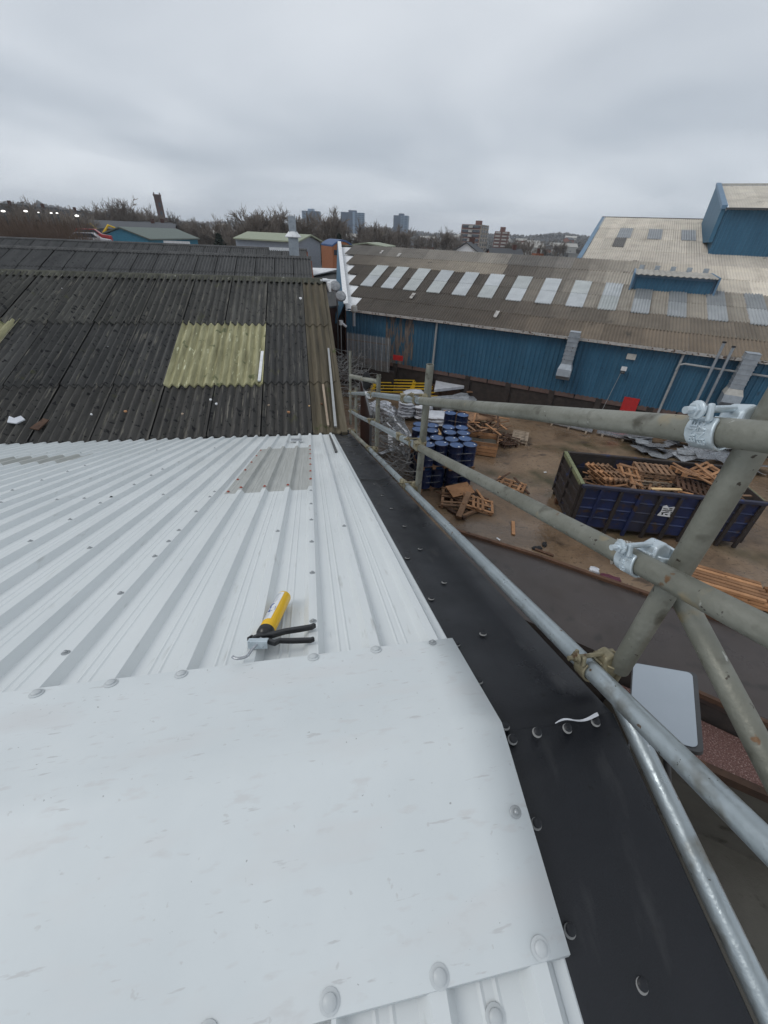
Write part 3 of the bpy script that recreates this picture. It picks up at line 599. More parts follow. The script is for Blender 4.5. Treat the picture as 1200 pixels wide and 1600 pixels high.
# couplers
def coupler(c, axis, other, m, text=None, style=0):
    """band round the rail (axis) and a second jaw round the post (other)"""
    c = Vector(c); ax = Vector(axis).normalized(); ot = Vector(other).normalized()
    toP = ot.cross(ax).normalized()
    if toP.x < 0: toP = -toP                 # towards the post side
    upv = ax.cross(toP); upv = upv if upv.z > 0 else -upv
    mm = M[m]
    # body: band of width .05 around the rail, open at the top
    b = MB(); n = 22; r0, r1 = TR+.001, TR+.0075; w = .0195
    a0, a1 = R(-52), R(232)                   # measured from toP over down
    def ring(a): return (-toP*math.cos(a+math.pi)*1.0)+(-upv*math.sin(a))
    vs = []
    for i in range(n+1):
        a = a0+(a1-a0)*i/n; d = toP*math.cos(a)-upv*math.sin(a)
        ww = w*(1+.35*max(0, math.cos((a-R(180))*1.0)) if style == 0 else 1)
        vs += [c+d*r1+ax*ww, c+d*r1-ax*ww, c+d*r0-ax*ww, c+d*r0+ax*ww]
    b.add(vs, [(4*i+j, 4*i+(j+1) % 4, 4*i+4+(j+1) % 4, 4*i+4+j) for i in range(n) for j in range(4)]+[(3, 2, 1, 0), (4*n, 4*n+1, 4*n+2, 4*n+3)])
    body = b.build('coupler', mm, sc, True); bevel(body, .002, 2)
    # lugs at the top of the flap and the eye bolt across
    tp = c+upv*(TR+.013)
    b = MB(); rt = Matrix((( -toP.x, ax.x, upv.x), (-toP.y, ax.y, upv.y), (-toP.z, ax.z, upv.z)))
    for s_ in (-1, 1):
        b.box(tp-toP*.030+ax*s_*.0150-upv*.004, (.011, .009, .030), rt)
    lg = b.build('lug', mm, body); bevel(lg, .004, 3)
    b = MB(); b.tube([tp+toP*.034, tp-toP*.064], .0062, 14); bo = b.build('bolt', mm, body, True)
    b = MB()
    def hexa(cc, d, r, h):
        x = ax; y = d.cross(x); b.add([cc+(x*math.cos(k*math.pi/3)+y*math.sin(k*math.pi/3))*r+d*z for z in (0, h) for k in range(6)], [tuple(range(6))[::-1], tuple(range(6, 12))]+[(k, (k+1) % 6, 6+(k+1) % 6, 6+k) for k in range(6)])
    hexa(tp-toP*.050, toP, .0118, .010)
    nu = b.build('nut', mm, body); bevel(nu, .0012)
    b = MB(); q = Matrix(((ax.x, upv.x, -toP.x), (ax.y, upv.y, -toP.y), (ax.z, upv.z, -toP.z)))
    b.lathe([(.0155, 0), (.0155, .0035), (.012, .006)], tp-toP*.0385, 18, q); b.build('flanged_washer', mm, body, True)
    # hinge side saddle beyond the rail: blocky horn that takes the bolt and joins the post jaw
    b = MB()
    for pts, wd_ in (([(.020, .004), (.030, .036), (.052, .046), (.068, .034), (.066, .004), (.050, -.012), (.030, -.010)], .021),):
        b.prism([c+toP*x+upv*z-ax*wd_ for x, z in pts], ax*2*wd_)
    hz = b.build('saddle', mm, body); bevel(hz, .006, 3)
    # jaw round the post
    pc = c+toP*(.062+.0)
    b = MB(); yv = ot.cross(toP).normalized(); vs = []
    for i in range(n+1):
        a = R(-150)+R(300)*i/n; d = toP*math.cos(a)+yv*math.sin(a)
        for rr_, hh in ((r1, .023), (r1, -.023), (r0, -.023), (r0, .023)): vs.append(pc+d*rr_+ot*hh)
    b.add(vs, [(4*i+j, 4*i+(j+1) % 4, 4*i+4+(j+1) % 4, 4*i+4+j) for i in range(n) for j in range(4)]+[(3, 2, 1, 0), (4*n, 4*n+1, 4*n+2, 4*n+3)])
    o = b.build('post_jaw', mm, body, True); bevel(o, .002)
    b = MB(); q2 = pc+yv*(TR+.014)
    b.tube([q2-toP*.02, q2+toP*.035], .0062, 12); b.tube([pc-yv*(TR+.010)-ot*.020, pc-yv*(TR+.010)+ot*.020], .006, 10); b.build('jaw_bolt', mm, body, True)
    if text:
        tcu = bpy.data.curves.new('lettering', 'FONT'); tcu.body = text; tcu.size = .020; tcu.extrude = .0016; tcu.bevel_depth = .0004; tcu.align_x = 'CENTER'; tcu.align_y = 'CENTER'; tcu.space_line = .8
        tmp = bpy.data.objects.new('lettering', tcu); COL.objects.link(tmp); dg = bpy.context.evaluated_depsgraph_get(); me = bpy.data.meshes.new_from_object(tmp.evaluated_get(dg)); bpy.data.objects.remove(tmp)
        # wrap round the band: text x runs round the tube, text y along the tube
        for v in me.vertices:
            a = R(178)+v.co.x/r1; d = toP*math.cos(a)-upv*math.sin(a); v.co = c+d*(r1+.0002+v.co.z)-ax*v.co.y
        me.materials.append(mm); link('lettering', me, body)
    return body
coupler(P('top', .545)+Vector((-.0, 0, 0)), -D_, (0, 0, 1), 'zinc', 'BNE\nEN74')
coupler(P('mid', .565), -D_, (0, 0, 1), 'zinc', 'EN74')
coupler(P('low', .535), -D_, (0, 0, 1), 'brass', None, 1)
for nm_, y in (('top', 2.47), ('mid', 2.48), ('low', 2.50), ('top', 4.30), ('mid', 4.33), ('low', 4.36), ('top', 6.42), ('mid', 6.44), ('low', 6.46)):
    coupler(P(nm_, y), -D_, (0, 0, 1), 'brass' if nm_ != 'top' or y > 3 else 'brass', None, 1)
# sleeve couplers that join rail lengths
def sleeve(c, ax, m='brass'):
    b = MB(); ax = Vector(ax).normalized(); b.tube([c-ax*.045, c+ax*.045], TR+.006, 20); o = b.build('sleeve_coupler', M[m], sc, True)
    b = MB(); b.box(c+Vector((-.02, 0, .028)), (.03, .05, .02)); b.tube([c+Vector((-.03, -.02, .022)), c+Vector((.03, -.02, .022))], .006, 8); b.build('bolt', M[m], o)
for nm_, y in (('top', 2.80), ('mid', 2.86), ('mid', 2.33), ('low', 2.60), ('low', 4.52), ('mid', 4.4)): sleeve(P(nm_, y), D_, 'brass')
b = MB(); c = P('low', .055); b.tube([c+D_*.03, c-D_*.055], TR+.007, 20); o = b.build('end_clamp', M['rust'], sc, True)
b = MB(); b.box(c-D_*.02+Vector((0, 0, -.04)), (.04, .05, .03)); b.build('clamp_foot', M['rust'], o)
# white cable tie and black bag tied to the far rail
b = MB(); c = P('top', 4.55); b.lathe([(.032, -.02), (.036, 0), (.032, .02)], c, 12, Matrix.Rotation(R(90), 3, 'X')); b.box(c+Vector((-.02, 0, .03)), (.06, .05, .02)); tag(b.build('white_tie', M['whitep']), 'white wrapping tied round the far part of the top rail', 'tie')
b = MB()
for i in range(9):
    for j in range(7):
        a = math.pi*i/8; t_ = 2*math.pi*j/7; q = Vector((.055*math.sin(a)*math.cos(t_), .03*math.sin(a)*math.sin(t_), .10*math.cos(a))); q *= 1+.35*mnoise.noise(q*14)
        b.v.append((PX-.10+q.x, 4.55+q.y, CH-1.36+q.z))
b.f = [(i*7+j, i*7+(j+1) % 7, i*7+7+(j+1) % 7, i*7+7+j) for i in range(8) for j in range(7)]
tag(b.build('black_bag', M['tyre'], None, True), 'small black bag hanging behind the top of the third scaffold post', 'bag')

# flat aerial panel beyond the near post
pa = [Vector(p) for p in ((1.632, .898, CH-2.240), (1.867, .711, CH-2.124), (2.188, 1.106, CH-2.113), (1.962, 1.301, CH-2.228))]
# corners in the photograph: back-left, back-right, front-right, front-left
A_, B_, C_, Dd_ = pa[3], pa[2], pa[1], pa[0]
cen = (A_+B_+C_+Dd_)/4; ux = ((B_-A_)+(C_-Dd_)).normalized(); uy = ((A_-Dd_)+(B_-C_)).normalized(); uz = ux.cross(uy).normalized(); uy = uz.cross(ux)
ant = thing('aerial_panel', 'flat pale grey rectangular aerial with rounded corners beyond the near scaffold post', 'antenna')
ant.matrix_world = frame(cen, ux, uy, uz)
def rrect(w, h, r, n=6):
    o = []
    for cx, cy, a0 in ((w/2-r, h/2-r, 0), (-w/2+r, h/2-r, 90), (-w/2+r, -h/2+r, 180), (w/2-r, -h/2+r, 270)):
        o += [(cx+r*math.cos(R(a0+90*i/n)), cy+r*math.sin(R(a0+90*i/n))) for i in range(n+1)]
    return o
b = MB(); b.prism([(x, y, -.030) for x, y in rrect(.335, .53, .03)], (0, 0, .028)); o = b.build('housing', M['dkgrey'], ant)
b = MB(); b.prism([(x-.008, y+.004, -.001) for x, y in rrect(.305, .50, .03)], (0, 0, .006)); o = b.build('face', mat('matt_pale_grey', [(.3, (.37, .42, .47)), (.7, (.40, .45, .50))], rough=.5), ant); bevel(o, .002)
b = MB(); b.tube([(0, 0, -.03), (0, -.02, -.12), (.02, -.05, -.8)], .02, 12); b.build('mast', M['dkgrey'], ant, True)
b = MB(); b.tube([(.10, -.25, -.03), (.16, -.34, -.10), (.17, -.36, -.2)], .006, 8); b.build('stay', M['dkgrey'], ant, True)
b = MB(); b.tube([(-.15, -.2, -.03), (-.17, -.36, -.06), (-.20, -.42, -.14)], .006, 8); b.build('stay', M['dkgrey'], ant, True)

# ------------------------------------------------------------------ low flat roof and things below on the right
FH = 2.2
def line_lerp(a, b, t): return (a[0]+(b[0]-a[0])*t, a[1]+(b[1]-a[1])*t)
fr = thing('lean_to_store', 'low store with wet brown flat roof and dark timber edge below the scaffold', 'lean-to', (0, 0, 0))
poly = [(3.50, 7.95), (5.22, 6.68), (7.02, 5.17), (9.6, 2.95), (7.75, 1.55), (6.95, 2.22), (6.27, 2.88), (5.45, 3.62), (3.2, 5.6), (2.75, 6.6)]
b = MB(); b.prism([(x, y, FH-.12) for x, y in poly], (0, 0, .12)); b.build('flat_roof', M['felt'], fr)
cx_, cy_ = sum(p[0] for p in poly)/len(poly), sum(p[1] for p in poly)/len(poly)
b = MB(); b.prism([(cx_+(x-cx_)*.97, cy_+(y-cy_)*.97, 0) for x, y in poly], (0, 0, FH-.125)); b.build('wall', M['brick_dark'], fr)
def plank(p, q, w, h, m, nm, parent=None, roll=0, **k):
    p, q = Vector(p), Vector(q); d = (q-p); L_ = d.length; d.normalize(); up = Vector((0, 0, 1)); s_ = d.cross(up).normalized(); up = s_.cross(d)
    if roll: s_, up = s_*math.cos(roll)+up*math.sin(roll), -s_*math.sin(roll)+up*math.cos(roll)
    b = MB(); V = [p+d*l+s_*x+up*z for l in (0, L_) for x in (-w/2, w/2) for z in (-h/2, h/2)]
    b.add(V, [(0, 1, 3, 2), (4, 6, 7, 5), (0, 4, 5, 1), (2, 3, 7, 6), (0, 2, 6, 4), (1, 5, 7, 3)]); return b.build(nm, m, parent, **k)
for i in range(3): plank((*poly[i], FH+.035), (*poly[i+1], FH+.035), .09, .08, M['woodd'], 'edge_board', fr)
plank((*poly[4], FH+.045), (*poly[7], FH+.045), .07, .10, M['woodd'], 'edge_board', fr)
plank((7.65, 1.75, FH+.16), (6.95, 2.32, FH+.16), .04, .04, M['dkgrey'], 'hand_rail', fr)
for t_ in (0, .5, 1): plank((7.65-.7*t_, 1.75+.57*t_, FH+.0), (7.65-.7*t_, 1.75+.57*t_, FH+.16), .03, .03, M['dkgrey'], 'rail_post', fr)
# small planks and debris lying on its far edge
GR = 1.75
gv = thing('gravel_topped_store', 'reddish gravel covered low roof with a dark timber edge below the flat aerial', 'lean-to', (0, 0, 0))
gp = [(5.3, 3.6), (6.2, 2.85), (6.9, 2.2), (7.8, 1.5), (7.4, .76), (6.4, 1.53), (5.75, 2.03), (5.0, 2.62)]
b = MB(); b.prism([(*p, GR-.04) for p in gp], (0, 0, .04)); b.build('gravel_top', M['gravel'], gv)
b = MB(); b.prism([(*p, 0) for p in gp], (0, 0, GR-.045)); b.build('wall', M['slab'], gv)
for p, q in ((gp[4], gp[5]), (gp[5], gp[6]), (gp[6], gp[7])): plank((*p, GR+.01), (*q, GR+.01), .12, .16, M['woodd'], 'edge_beam', gv)
b = MB(); b.grid(lambda u, v: (.8+9.5*u, -3.5+6.0*v, .012), 4, 4); tag(b.build('concrete_slab', M['slab']), 'damp grey brown concrete apron', None, kind='structure')
tag(plank((5.55, 2.02, 0), (5.55, 2.02, 1.62), .09, .09, M['rust'], 'rusty_post'), 'rusty square post against the low wall at the bottom right', 'post')
tag(plank((8.35, 1.6, 0), (8.35, 1.6, 1.1), .16, .16, M['skip'], 'blue_bollard'), 'dark blue post at the right frame edge below the brace', 'post')
for x in (4.4, 6.0, 7.4):
    pass

# ------------------------------------------------------------------ pallets
def pallet_proto(m, missing=(), name='pallet'):
    t = thing(name, None, 'pallet')
    def bd(c, d, nm): b = MB(); b.box(c, d); return b.mesh(nm, m)
    mt = bd((0, 0, 0), (.80, .098, .020), 'deck_board'); ms = bd((0, 0, 0), (.098, 1.2, .020), 'stringer'); mb_ = bd((0, 0, 0), (.098, .145, .078), 'block')
    for k in range(7):
        if k in missing: continue
        link('deck_board', mt, t, (0, -.55+k*1.1/6, .134), (0, 0, random.uniform(-.02, .02)))
    for x in (-.35, 0, .35):
        link('stringer', ms, t, (x, 0, .113)); link('stringer', ms, t, (x, 0, .010))
        for y in (-.52, 0, .52): link('block', mb_, t, (x, y, .060))
    return t
PP = {}
def pallet(loc, rz=0, tilt=(0, 0), m='wood', label='', group=None, missing=()):
    key = (m, missing)
    if key not in PP: PP[key] = o = pallet_proto(M[m], missing)
    else: o = copy_tree(PP[key])
    o.location = loc; o.scale = (1, 1, 1); o.rotation_mode = 'ZXY'; o.rotation_euler = (tilt[0], tilt[1], rz); tag(o, label, 'pallet', group)
    return o

# ------------------------------------------------------------------ drums
def drum_proto():
    t = thing('steel_drum', None, 'drum'); r = .272; h = .86
    b = MB(); pr = [(r-.012, 0), (r, .004), (r, .02), (r-.008, .03), (r-.008, .27), (r, .285), (r-.008, .30), (r-.008, .56), (r, .575), (r-.008, .59), (r-.008, .83), (r, .84), (r, h), (r-.012, h), (r-.014, h-.016)]
    b.lathe(pr, n=24, cap=False); b.build('shell', M['drum'], t, True)
    b = MB(); b.lathe([(r-.012, h-.016), (.0001, h-.013)], n=24, cap=False); b.build('lid', M['drumlid'], t, True)
    b = MB(); b.lathe([(.035, h-.014), (.035, h-.004), (.02, h-.002)], (.17, 0, 0), 10); b.build('bung', M['whitep'], t)
    b = MB(); b.lathe([(.02, h-.014), (.02, h-.006), (.01, h-.004)], (-.18, .03, 0), 8); b.build('bung', M['drumlid'], t)
    return t
drum0 = drum_proto(); drum_used = [False]
def drum(x, y, z, label, group):
    o = drum0 if not drum_used[0] else copy_tree(drum0); drum_used[0] = True
    o.location = (x, y, z); o.rotation_euler.z = random.uniform(0, 6.28); tag(o, label, 'drum', group)
# batches of four on a pallet, two batches high
BA = [('nearest right batch', (5.70, 13.80), .02, 2), ('second right batch', (5.88, 14.96), -.20, 2), ('nearest left batch', (4.60, 13.98), .06, 2), ('back left batch', (4.68, 15.34), -.30, 2), ('far batch', (6.62, 16.95), -.5, 2)]
for nm, (cx, cy), rz, lay in BA:
    for L_ in range(lay):
        z = L_*1.0; pl = pallet((cx, cy, z), rz+math.pi/2*0, (0, 0), 'wood', 'pallet under the %s layer of blue drums of the %s' % (('lower', 'upper')[L_], nm)); pl.scale = (1.32, .88, .9)
        for j, (a, b_) in enumerate(((-1, -1), (1, -1), (-1, 1), (1, 1))):
            dx, dy = a*.278, b_*.275; x = cx+dx*math.cos(rz)-dy*math.sin(rz); y = cy+dx*math.sin(rz)+dy*math.cos(rz)
            if nm.startswith('far') and b_ > 0 and L_ == 1: continue
            drum(x, y, z+.13, 'navy blue steel drum at the %s %s corner of the %s layer, %s' % (('near', 'far')[b_ > 0], ('left', 'right')[a > 0], ('lower', 'upper')[L_], nm), 'blue drums stacked on pallets in the yard')
        b = MB(); s_ = .565
        for zz in (.42, .72):
            P4 = [Vector((cx+a*s_*math.cos(rz)-b_*s_*math.sin(rz), cy+a*s_*math.sin(rz)+b_*s_*math.cos(rz), z+zz)) for a, b_ in ((-.98, -.50), (-.5, -.98), (.5, -.98), (.98, -.5), (.98, .5), (.5, .98), (-.5, .98), (-.98, .5))]
            for k in range(8):
                p, q = P4[k], P4[(k+1) % 8]; b.add([p, q, q+Vector((0, 0, .018)), p+Vector((0, 0, .018))], [(0, 1, 2, 3)])
        o = b.build('strap', M['film']); tag(o, 'pale plastic straps round the %s layer of the %s of drums' % (('lower', 'upper')[L_], nm), 'strap'); o.modifiers.new('t', 'SOLIDIFY').thickness = .003

# ------------------------------------------------------------------ blue skip full of pallets
SO = Vector((8.82, 10.30, 0)); Su = Vector((.953, -.303, 0)).normalized(); Sv = Vector((-Su.y, Su.x, 0)); SLn, SWd, Z0, Z1 = 5.65, 2.5, .24, 1.90
sk = thing('roll_on_skip', 'worn blue open-top skip with vertical ribs heaped with broken pallets', 'skip', SO)
sk.matrix_world = frame(SO, Su, Sv, (0, 0, 1))
def pnl(poly, d, nm, m, **k): return MB().prism(poly, d).build(nm, m, sk, **k)
TP = .06   # slight outward lean at the top
def side(y0, sgn, m):
    nb = 9
    for i in range(nb):
        xa, xb = SLn*i/nb, SLn*(i+1)/nb
        b = MB()
        # panel with three pressed horizontal swages
        zz = [Z0, .60, .63, .66, .98, 1.01, 1.04, 1.36, 1.39, 1.42, Z1-.10]; off = [0, 0, .03, 0, 0, .03, 0, 0, .03, 0, 0]
        n_ = len(zz); b.add([(x, y0+sgn*(o_-TP*(1-(z-Z0)/(Z1-Z0))), z) for x in (xa, xb) for z, o_ in zip(zz, off)], [(i_, i_+1, n_+i_+1, n_+i_) for i_ in range(n_-1)])
        o = b.build('side_panel', m if (i*7+3) % 4 else M['skipmix'], sk); o.modifiers.new('t', 'SOLIDIFY').thickness = .02
    for i in range(nb+1):
        x = SLn*i/nb; x = min(max(x, .05), SLn-.05)
        b = MB(); b.prism([(x-.055, y0+sgn*.005, Z1-.1), (x+.055, y0+sgn*.005, Z1-.1), (x+.055, y0-sgn*TP, Z0-.22), (x-.055, y0-sgn*TP, Z0-.22)], (0, sgn*.085, 0)); b.build('rib', M['skipdark'] if i % 2 == 0 or i > 4 else M['skip'], sk)
    b = MB(); b.box((SLn/2, y0+sgn*.03, Z1-.04), (SLn+.1, .13, .12)); o = b.build('top_rail', M['skipmix'] if sgn < 0 else M['skipdark'], sk); bevel(o, .02)
side(0, -1, M['skip']); side(SWd, 1, M['skipdark'])
for x0, nm in ((0, 'end_door'), (SLn, 'end_wall')):
    b = MB(); b.box((x0, SWd/2, (Z0+Z1)/2), (.05, SWd, Z1-Z0)); b.build(nm, M['skipdark'], sk)
    s_ = -1 if x0 == 0 else 1
    for z in (Z0+.08, .62, 1.02, 1.42, Z1-.06):
        b = MB(); b.box((x0+s_*.05, SWd/2, z), (.07, SWd*(.98), .09)); b.build('rib', M['skipdark'] if z < 1.8 else M['lime'], sk)
    for y in (.04, SWd/2, SWd-.04):
        b = MB(); b.box((x0+s_*.055, y, (Z0+Z1)/2), (.085, .09, Z1-Z0)); b.build('rib', M['skipdark'], sk)
b = MB(); b.box((-.02, SWd/2, Z1+.01), (.12, SWd, .05)); b.build('top_rail', M['lime'], sk)
b = MB(); b.box((SLn/2, SWd/2, Z0), (SLn, SWd-.1, .08)); b.build('floor', M['skipdark'], sk)
for y in (.75, SWd-.75): b = MB(); b.box((SLn/2, y, .14), (SLn+.2, .14, .2)); b.build('skid', M['rust'], sk)
for x in (.35, SLn-.35):
    for y in (.45, SWd-.45): b = MB(); b.lathe([(.14, -.12), (.14, .12)], (x, y, .14), 14, Matrix.Rotation(R(90), 3, 'X')); b.build('roller', M['rust'], sk)
b = MB(); b.box((SLn+.18, .35, 1.05), (.32, .08, .06)); b.build('hook', M['rust'], sk)
# torn white notice with smeared black print on the side
b = MB(); pts = [(2.66, 1.02), (3.15, 1.00), (3.17, 1.16), (3.11, 1.20), (3.19, 1.33), (3.05, 1.42), (2.90, 1.37), (2.80, 1.45), (2.70, 1.40), (2.72, 1.22)]
b.prism([(x, -.037, z) for x, z in pts], (0, -.004, 0)); b.build('torn_notice', M['whitep'], sk, label='torn white notice with smeared dark print')
b = MB()
for x, z, w, h in ((2.83, 1.31, .16, .03), (2.98, 1.33, .10, .05), (2.80, 1.24, .10, .03), (2.95, 1.25, .20, .035), (2.86, 1.17, .22, .035), (3.06, 1.18, .06, .05), (2.80, 1.10, .05, .07), (3.08, 1.10, .05, .08), (2.93, 1.09, .09, .04)): b.box((x, -.0425, z), (w, .003, h), Matrix.Rotation(random.uniform(-.3, .3), 3, 'Y'))
b.build('print', M['dark'], sk)
b = MB(); b.box((3.98, -.13, .42), (.09, .02, .42)); b.build('chipped_rib_paint', M['render'], sk)
def SK(x, y, z): return SO+Su*x+Sv*y+Vector((0, 0, z+.13))
srz = math.atan2(Su.y, Su.x)
G = 'pallets heaped in the blue skip'
for i in range(5): pallet(SK(.80+.19*i, 1.0+.05*i, 1.48-.02*i), srz+.30, (0, R(58)), 'woodo' if i < 2 else 'wood', ('pallet standing on edge at the left end of the skip, %s of the leaning row' % ('first', 'second', 'third', 'fourth', 'fifth')[i]), G)
pallet(SK(1.95, 1.1, 1.50), srz+.25, (R(28), R(14)), 'woodo', 'tilted open slatted pallet right of the leaning row in the skip', G, (1, 3, 5))
pallet(SK(2.95, 1.80, 1.62), srz+R(90)-.05, (0, 0), 'wood', 'flat pallet on top of the stack at the back of the skip', G)
pallet(SK(2.95, 1.75, 1.47), srz+R(90), (0, 0), 'wood', 'second pallet down in the back stack of the skip', G)
pallet(SK(2.92, 1.70, 1.32), srz+R(90)+.03, (0, 0), 'woodg', 'third pallet down in the back stack of the skip', G)
pallet(SK(2.9, 1.6, 1.15), srz+R(90), (0, 0), 'wood', 'lowest visible pallet of the back stack of the skip', G)
pallet(SK(4.15, 1.60, 1.70), srz+R(90)+.1, (R(-6), R(10)), 'woodo', 'loose pallet lying above the right half of the skip', G, (2, 4))
pallet(SK(4.05, 1.1, 1.42), srz+R(78), (R(12), R(5)), 'woodd', 'dark pallet sunk in the right half of the skip', G)
pallet(SK(4.95, 1.75, 1.66), srz+.5, (R(8), R(-12)), 'woodo', 'orange broken pallet at the right end of the skip', G, (1, 4))
pallet(SK(5.0, .9, 1.36), srz+.1, (R(-8), R(6)), 'wood', 'pallet low at the right end of the skip', G)
pallet(SK(1.6, 1.9, 1.0), srz, (0, 0), 'woodd', 'dark pallet at the back left of the skip', G)
def loose(p, q, w, h, m, lab, roll=0, cat='board'): return tag(plank(p, q, w, h, M[m], 'loose_board', None, roll), lab, cat)
loose(SK(2.35, .38, 1.66), SK(3.35, .50, 1.68), .12, .03, 'woodp', 'pale new board lying on the near rim of the skip heap')
loose(SK(3.0, .9, 1.6), SK(3.8, .3, 1.25), .10, .025, 'woodd', 'dark board slanting down in the middle of the skip')
loose(SK(3.6, 2.0, 1.95), SK(4.5, .8, 1.80), .10, .025, 'woodo', 'orange board crossing the right pallets of the skip')
loose(SK(4.5, 2.2, 1.92), SK(4.8, .7, 1.80), .10, .025, 'woodo', 'orange board at the right end of the heap in the skip')
loose(SK(4.6, .35, 1.70), SK(5.5, .45, 1.72), .09, .03, 'wood', 'brown board along the near rim at the right of the skip')
for k in range(60):
    x, y = random.uniform(.5, 5.2), random.uniform(.3, 2.2); a = random.uniform(0, 3.1); l = random.uniform(.3, .6)
    z = random.uniform(1.0, 1.62)
    o = plank(SK(x-l*math.cos(a), min(2.3, max(.15, y-l*math.sin(a))), z), SK(min(5.4, x+l*math.cos(a)), min(2.3, max(.15, y+l*math.sin(a))), z+random.uniform(-.15, .15)), .09, .022, M[random.choice(['wood', 'woodd', 'woodo'])], 'broken_board')
    tag(o, 'broken board among the pallets heaped in the blue skip', 'board', 'broken boards in the blue skip')

# ------------------------------------------------------------------ loose things in the yard
pallet((10.55, 17.85, 0), R(-28), (0, 0), 'woodg', 'grey pallet lying alone on the open yard, under another'); pallet((10.57, 17.87, .145), R(-30), (0, 0), 'woodg', 'grey pallet lying alone on the open yard, on top of another')
pallet((8.05, 13.45, .0), R(52), (0, R(3)), 'woodo', 'broken red brown pallet lying flat between the drums and the skip', None, (2, 4))
loose((8.4, 13.9, .16), (8.55, 12.75, .05), .09, .03, 'woodd', 'dark board along the edge of the broken flat pallet'); loose((7.5, 13.7, .17), (8.4, 14.3, .18), .08, .02, 'woodd', 'thin dark board across the far end of the broken flat pallet')
# heap of broken pallets in front of the drums
G = 'broken boards of the heap in front of the drums'
pallet((5.65, 12.55, .0), R(35), (0, 0), 'woodd', 'dark pallet under the heap in front of the drums', None, (3,))
pallet((5.2, 12.6, .12), R(-20), (R(4), R(-6)), 'wood', 'brown pallet lying across the heap in front of the drums', None, (2, 5))
b = MB(); b.box((5.55, 12.75, .44), (1.0, .62, .03), Matrix.Rotation(.25, 3, 'Z') @ Matrix.Rotation(R(14), 3, 'X')); tag(b.build('plywood_sheet', M['woodo']), 'orange plywood sheet on the heap in front of the drums', 'plywood')
for i, (p, q, w, h, mm) in enumerate([((5.05, 11.35, .12), (5.75, 12.35, .50), .20, .16, 'wood'), ((5.25, 11.45, .10), (6.5, 12.0, .15), .10, .10, 'wood'), ((6.3, 12.9, .3), (6.45, 11.8, .12), .09, .03, 'woodo'), ((6.1, 13.1, .28), (6.6, 11.9, .10), .08, .03, 'woodd'), ((4.7, 13.1, .2), (5.6, 12.0, .25), .09, .03, 'woodd'),
                                   ((4.85, 12.7, .22), (5.9, 12.15, .34), .09, .03, 'wood'), ((4.9, 12.0, .05), (5.3, 11.3, .1), .14, .10, 'woodd'), ((5.9, 13.3, .1), (6.7, 12.5, .06), .09, .03, 'woodd'), ((4.6, 12.3, .06), (5.6, 11.7, .10), .1, .03, 'wood'), ((5.8, 12.0, .2), (6.2, 13.2, .30), .07, .05, 'wood'), ((5.3, 13.2, .3), (6.2, 12.9, .26), .09, .02, 'woodo')]):
    tag(plank(p, q, w, h, M[mm], 'broken_board'), ('thick brown beam leaning on the heap in front of the drums' if i == 0 else 'square brown beam at the near foot of the heap of broken pallets' if i == 1 else 'broken board in the heap in front of the drums'), 'board', None if i < 2 else G)
b = MB(); b.lathe([(.10, 0), (.13, .05), (.08, .12), (.02, .14)], (6.5, 11.85, .05), 9); tag(b.build('crumpled_lid', M['wire']), 'crumpled grey lid at the right end of the heap of broken pallets', 'lid')
loose((6.72, 10.25, .03), (7.05, 11.0, .03), .12, .04, 'woodo', 'reddish short plank lying alone on the wet yard')
loose((7.1, 9.4, .03), (7.55, 9.0, .03), .10, .04, 'woodd', 'dark short plank near the edge of the low flat roof')
# wooden crate and scrap timber heap behind the drums
cr = thing('wooden_crate', 'open brown wooden crate right of the drums', 'crate', (8.05, 16.9, 0), R(-24))
for s_ in (-1, 1):
    for k in range(4):
        b = MB(); b.box((0, s_*.58, .12+.17*k), (1.5, .03, .145)); b.build('side_board', M['woodo'], cr); b = MB(); b.box((s_*.74, 0, .12+.17*k), (.03, 1.1, .145)); b.build('end_board', M['wood'], cr)
    for t_ in (-1, 1): b = MB(); b.box((s_*.70, t_*.54, .38), (.09, .09, .8)); b.build('corner_post', M['wood'], cr)
b = MB(); b.box((0, 0, .1), (1.4, 1.1, .04)); b.build('base', M['woodd'], cr)
b = MB(); b.grid(lambda u, v: (-.68+1.36*u, -.53+1.06*v, .42+.10*mnoise.noise(Vector((u*3, v*3, 1)))), 8, 6); b.build('contents', M['slab'], cr)
G = 'scrap timber behind the wooden crate'
pallet((8.9, 18.4, .15), R(30), (R(12), R(8)), 'wood', 'pallet tilted in the scrap timber behind the crate', None, (2,)); pallet((8.6, 19.0, .5), R(-35), (R(-14), R(12)), 'woodd', 'dark pallet high on the scrap timber behind the crate'); pallet((7.7, 18.3, .3), R(60), (0, R(64)), 'woodo', 'orange pallet propped on edge between drums and scrap timber')
pallet((9.6, 17.6, .05), R(10), (0, R(4)), 'woodd', 'dark pallet at the right foot of the scrap timber')
b = MB(); b.grid(lambda u, v: (8.0+1.7*u, 18.6+1.3*v, .85+.35*math.sin(u*3)*math.sin(v*3)+.1*mnoise.noise(Vector((u*4, v*4, 5)))), 10, 8); o = b.build('cardboard_sheet', M['wood'], None, True); tag(o, 'buckled brown cardboard draped over the scrap timber', 'cardboard'); o.modifiers.new('t', 'SOLIDIFY').thickness = .02
for k in range(60):
    x, y = random.uniform(7.4, 10.2), random.uniform(17.2, 19.9); a = random.uniform(0, 3.1); l = random.uniform(.4, .8); z = random.uniform(.1, 1.05)
    tag(plank((x-l*math.cos(a), y-l*math.sin(a), z), (x+l*math.cos(a), y+l*math.sin(a), z+random.uniform(-.25, .25)), .09, .03, M[random.choice(['wood', 'woodd', 'woodo', 'woodd'])], 'broken_board'), 'broken board in the scrap timber behind the wooden crate', 'board', G)
